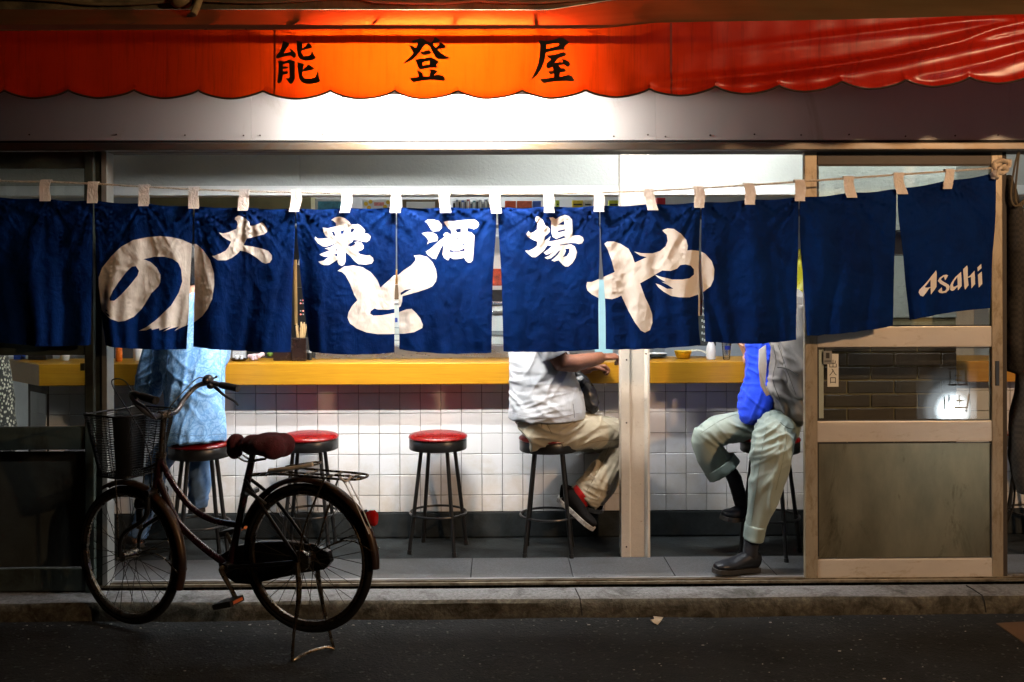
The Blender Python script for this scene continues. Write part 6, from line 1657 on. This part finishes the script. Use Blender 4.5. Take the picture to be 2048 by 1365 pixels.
# ------------------------------------------------------------------ kitchen behind the bar
def item(name, label, cat, px0, px1, py0, py1, Y, D_, mat, bevel=.003, group=None):
    o = pbox(name, px0, px1, py0, py1, Y, Y + D_, mat, None, bevel); return tag(o, label, cat, group)
SH = 1.45
shf = item('wall_shelf', 'long white shelf behind the bar carrying books and pictures', 'shelf', 560, 1320, 446, 452, SH - .02, .34, white_trim)
pt_ = M('painted_picture', (.06, .22, .30), .6, var=.9, vscale=9)
o = item('framed_photo', 'sea photograph in a white mount on the shelf', 'picture', 630, 692, 398, 445.6, SH + .05, .012, paper_w)
pbox('image', 636, 690, 403, 440, SH + .047, SH + .049, pt_, o, 0)
o = item('biscuit_box', 'white box with yellow flowers on the shelf', 'box', 725, 783, 400, 445.6, SH, .08, paper_w)
for k, (x, y) in enumerate(((732, 408), (741, 404), (738, 416), (776, 405), (770, 414))):
    q = P(x, y, SH - .001); G().lathe([(.013, 0), (.013, -.001)], q, 10, axis='y').obj('flower', M('flower_yellow', (.7, .42, .02), .5), o)
pbox('band', 748, 768, 405, 412, SH - .002, SH - .0005, M('pink_print', (.6, .2, .18), .5, var=.4, vscale=90), o, 0)
o = item('certificate', 'brown wooden certificate frame on the shelf', 'picture frame', 805, 878, 399, 445.6, SH + .03, .02, wood_brown)
pbox('sheet', 813, 870, 404, 440, SH + .026, SH + .029, paper_w, o, 0)
bcol = [(.6, .6, .6), (.12, .14, .2), (.55, .5, .42), (.05, .1, .3), (.6, .58, .55), (.3, .05, .05), (.5, .52, .55), (.08, .2, .22), (.6, .6, .62), (.25, .26, .3)]
x = 905.; k = 0
ORD = 'one two three four five six seven eight nine ten eleven twelve thirteen fourteen fifteen sixteen seventeen eighteen nineteen'.split()
names = ['pale grey', 'navy', 'beige', 'blue', 'off-white', 'dark red', 'silver', 'teal', 'white', 'slate']
while x < 986:
    wd_ = random.choice((4.6, 5.4, 6.2, 7.)); tp_ = random.uniform(399, 405)
    o = item('book', '%s paperback, number %s from the left in the row of books on the shelf' % (names[k % 10], ORD[k]), 'book', x, x + wd_ - .5, tp_, 445.6, SH + .01, .12, M('book_cover_%s' % names[k % 10].replace(' ', '_'), bcol[k % 10], .5, var=.15), .001, 'books in the row on the shelf')
    pbox('title', x + 1.2, x + wd_ - 1.7, tp_ + 4, tp_ + 22, SH + .0085, SH + .0095, ink if k % 2 == 0 else paper_w, o, 0)
    x += wd_; k += 1
for a_, b_, colr, lab in ((1010, 1032, (.55, .08, .02), 'flat red box lying on the shelf beside the books'), (1034, 1064, (.5, .1, .04), 'second flat orange box lying on the shelf'), (1066, 1082, (.03, .08, .35), 'small blue box lying on the shelf')):
    item('carton', lab, 'box', a_, b_, 402, 445.6, SH, .1, M(lab.split()[-5].replace(' ', '_') + '_carton_%d' % a_, colr, .5, var=.3, vscale=60))
for a_, b_, colr, lab in ((1112, 1119, (.5, .6, .03), 'slim lime green packet on the shelf'), (1145, 1166, (.6, .45, .02), 'yellow packet with dark bands on the shelf'), (1168, 1184, (.6, .55, .4), 'cream packet between two yellow packets on the shelf'), (1218, 1238, (.55, .6, .04), 'bright yellow-green packet at the right end of the shelf')):
    o = item('snack_packet', lab, 'packet', a_, b_, 401, 445.6, SH, .06, M('packet_%d' % a_, colr, .4, var=.3, vscale=70), .003)
    pbox('band', a_ + 2, b_ - 2, 408, 411, SH - .002, SH - .0008, ink, o, 0)
item('red_tin', 'small red tin on the dark shelf right of the white post', 'tin', 1314, 1331, 396, 418, 1.5, .06, M('red_tin_paint', (.5, .01, .02), .3))
item('dark_shelf', 'dark wooden shelf below the bulkhead on the right', 'shelf', 1304, 1610, 418.6, 432, 1.4, .4, dark_cab)
item('cabinet', 'tall dark kitchen cabinet behind the patterned shirt and chopsticks', 'cabinet', 200, 625, 430, 905, 2.2, .4, dark_cab)
item('pale_cupboard', 'pale olive cupboard door at the top left behind the curtain', 'cupboard', 300, 622, 392, 429, 1.9, .6, M('olive_cupboard', (.22, .19, .09), .5, var=.1))
o = item('control_panel', 'black switch panel with red indicator lamps', 'switch panel', 588, 622, 575, 660, 2.1, .06, black_m)
for k, yy in enumerate((600, 606, 621, 628)):
    for xx in (600, 605): pbox('indicator', xx, xx + 2.4, yy, yy + 2.4, 2.095, 2.0995, EM('red_indicator', (1, .1, .05), 3.0) if (k + xx) % 2 else white_pl, o, 0)
gpz = G().tube([P(590, 520, 1.9), P(592, 650, 1.9)], .012, 8); tag(gpz.obj('broom_handle', M('broom_wood', (.35, .2, .06), .6), None, smooth=True), 'brown wooden pole standing behind the chopstick holder', 'pole')
tri = G(); a = [P(x, y, 2.0) for x, y in ((595, 530), (609, 533), (603, 500))]; tri.add(a + [p + Vector((0, .002, 0)) for p in a], [(0, 1, 2), (5, 4, 3), (0, 3, 4, 1), (1, 4, 5, 2), (2, 5, 3, 0)]); tag(tri.obj('paper_slip', paper_w), 'triangular white paper slip hanging in the kitchen', 'paper')
o = item('fridge', 'white drinks fridge with glass door behind the bar', 'fridge', 940, 1060, 470, 800, 2.0, .5, white_pl, .01)
pbox('poster', 968, 1020, 492, 578, 1.994, 1.998, paper_w, o, 0); pbox('poster_print', 975, 1013, 538, 572, 1.990, 1.993, M('red_poster_print', (.45, .06, .02), .6, var=.7, vscale=30), o, 0)
pbox('window', 950, 1050, 580, 612, 1.99, 1.998, black_m, o, 0); pbox('handle', 962, 1012, 622, 628, 1.975, 1.998, steel, o, .002); pbox('vent', 950, 1050, 662, 672, 1.99, 1.998, M('vent_grey', (.2, .21, .22), .5), o, 0)
o = item('cardboard_box', 'white cardboard carton with blue print stacked behind the showcase', 'box', 765, 830, 600, 716, 1.6, .3, paper_w)
pbox('print_strip', 790, 795, 636, 645, 1.596, 1.599, M('blue_carton_print', (.02, .05, .3), .5), o, 0)
for yy in (655, 668, 680): pbox('print_strip', 786, 799, yy, yy + 2, 1.596, 1.599, grey_m, o, 0)
item('wooden_tray', 'brown wooden tray stacked on the white carton', 'tray', 770, 825, 570, 599.4, 1.62, .25, wood_brown)
item('brass_pot', 'round brass coloured pot on the wooden tray', 'pot', 778, 808, 540, 569.4, 1.64, .1, M('brass', (.5, .24, .06), .3, .8), .012)
item('blue_board', 'tall pale blue menu board leaning behind the white-shirted person', 'board', 1190, 1225, 560, 716, 1.5, .03, M('pale_blue_board', (.35, .58, .62), .6, var=.08))
o = item('menu_board', 'black menu board with small white handwriting', 'menu board', 1396, 1432, 600, 692, 1.3, .02, M('menu_black', (.02, .025, .025), .6), .002)
for k in range(6):
    yy = 614 + k * 12.5
    for j in range(3): pbox('writing', 1403 + j * 4 + (k % 2), 1405.6 + j * 4 + (k % 2), yy + (j % 2) * 2, yy + 5 + (k * j) % 3, 1.296, 1.2985, M('chalk_white', (.45, .47, .46), .8), o, 0)
item('steel_fridge', 'grey steel fridge behind the sake bottle', 'fridge', 1330, 1500, 560, 900, 2.0, .5, M('grey_enamel', (.34, .38, .42), .35, .1, var=.08))
rc = G(); limb(rc, [(1600, 500, 1.6, 8, .03), (1601, 540, 1.6, 12, .04), (1601, 590, 1.6, 12, .04), (1603, 612, 1.6, 9, .03)]); tag(organic('yellow_raincoat', rc, M('yellow_vinyl', (.55, .50, .02), .4), None, .01, 2, lambda p: .008 * ridge(p, 30, 20, 9, .2)), 'yellow raincoat hanging on the kitchen wall', 'raincoat')
gb_ = G(); limb(gb_, [(1600, 640, 1.5, 5, .02), (1602, 660, 1.5, 10, .035), (1605, 680, 1.5, 13, .045), (1606, 696, 1.5, 11, .04)]); tag(organic('green_bag', gb_, M('green_plastic', (.01, .22, .08), .3), None, .008, 1, lambda p: .008 * ridge(p, 30, 30, 30, .4)), 'green plastic bag hanging in the kitchen beside the grey jacket', 'bag')
# ------------------------------------------------------------------ right edge of the picture
jk = thing('dark_jacket', 'dark checked jacket hanging at the right edge beside the sliding door', 'jacket', P(2040, 600, .02))
ck = bpy.data.materials.new('dark_check_cloth'); n, l, b = nodes_of(ck); pos = wpos(n)
chk = n.new('ShaderNodeTexChecker'); chk.inputs['Scale'].default_value = 70; l.new(pos, chk.inputs[0]); chk.inputs[1].default_value = (.02, .018, .015, 1); chk.inputs[2].default_value = (.035, .03, .024, 1)
l.new(chk.outputs[0], b.inputs['Base Color']); b.inputs['Roughness'].default_value = .85
jg_ = G()
limb(jg_, [(2016, 352, .05, 5, .02), (2022, 400, .05, 12, .04), (2030, 450, .05, 18, .06), (2032, 500, .05, 20, .07), (2026, 600, .05, 18, .07), (2024, 690, .05, 18, .07), (2034, 740, .05, 20, .07)])
limb(jg_, [(2030, 450, .05, 12, .05), (2046, 560, .02, 14, .05), (2056, 680, .0, 16, .05), (2056, 760, .0, 20, .055), (2046, 830, .0, 22, .06), (2040, 900, .0, 20, .06), (2046, 960, .0, 16, .05), (2050, 985, .0, 10, .035)])
limb(jg_, [(2070, 440, .05, 22, .06), (2085, 600, .05, 34, .08), (2090, 800, .05, 38, .09), (2090, 900, .05, 34, .08)])
organic('cloth', jg_, ck, jk, .009, 3, lambda p: .008 * ridge(p, 16, 10, 6, .2) + .004 * noise.noise(p * 20))
rope_d = M('hanging_wire', (.10, .075, .04), .7, var=.3)
for dx, lab in ((0, 'left loop of wire hanging below the header at the right edge'), (9, 'right loop of wire hanging below the header at the right edge')):
    o = G().tube(bezier([P(2040, 292, -.03), P(2030 + dx * .6, 330, -.03), P(2022 + dx, 380, -.03), P(2024 + dx, 405, -.03), P(2034 + dx, 412, -.03), P(2050, 398, -.03)], 6), .0045, 7).obj('wire_loop', rope_d, None, smooth=True); tag(o, lab, 'wire', 'wire loops at the right edge')
o = G().tube(bezier([P(2033, 905, .03), P(2030, 960, .03), P(2027, 1010, .03), P(2012, 1060, .03), P(2008, 1120, .03), P(2012, 1160, .03)], 6), .005, 7).obj('cable', black_m, None, smooth=True); tag(o, 'thin black cord trailing from the hanging dark jacket to the floor', 'cable')
# left edge: patterned cloth behind the dark door
pc = bpy.data.materials.new('snake_pattern_cloth'); n, l, b = nodes_of(pc); pos = wpos(n)
vo = n.new('ShaderNodeTexVoronoi'); vo.inputs['Scale'].default_value = 75; l.new(mapping(n, l, pos, (1.4, 1, .8), (0, .6, 0)), vo.inputs['Vector'])
l.new(ramp(n, l, vo.outputs['Distance'], [(.25, (.5, .47, .38)), (.5, (.02, .02, .018))]), b.inputs['Base Color']); b.inputs['Roughness'].default_value = .8
sg_ = G(); limb(sg_, [(-14, 640, .35, 18, .06), (-12, 720, .35, 24, .07), (-6, 780, .35, 28, .08), (-4, 860, .35, 32, .09), (-8, 960, .35, 34, .09)])
o = organic('hanging_cloth', sg_, pc, None, .009, 3, lambda p: .007 * ridge(p, 18, 10, 5, .1)); tag(o, 'black and cream patterned cloth hanging behind the glass at the left edge', 'cloth')
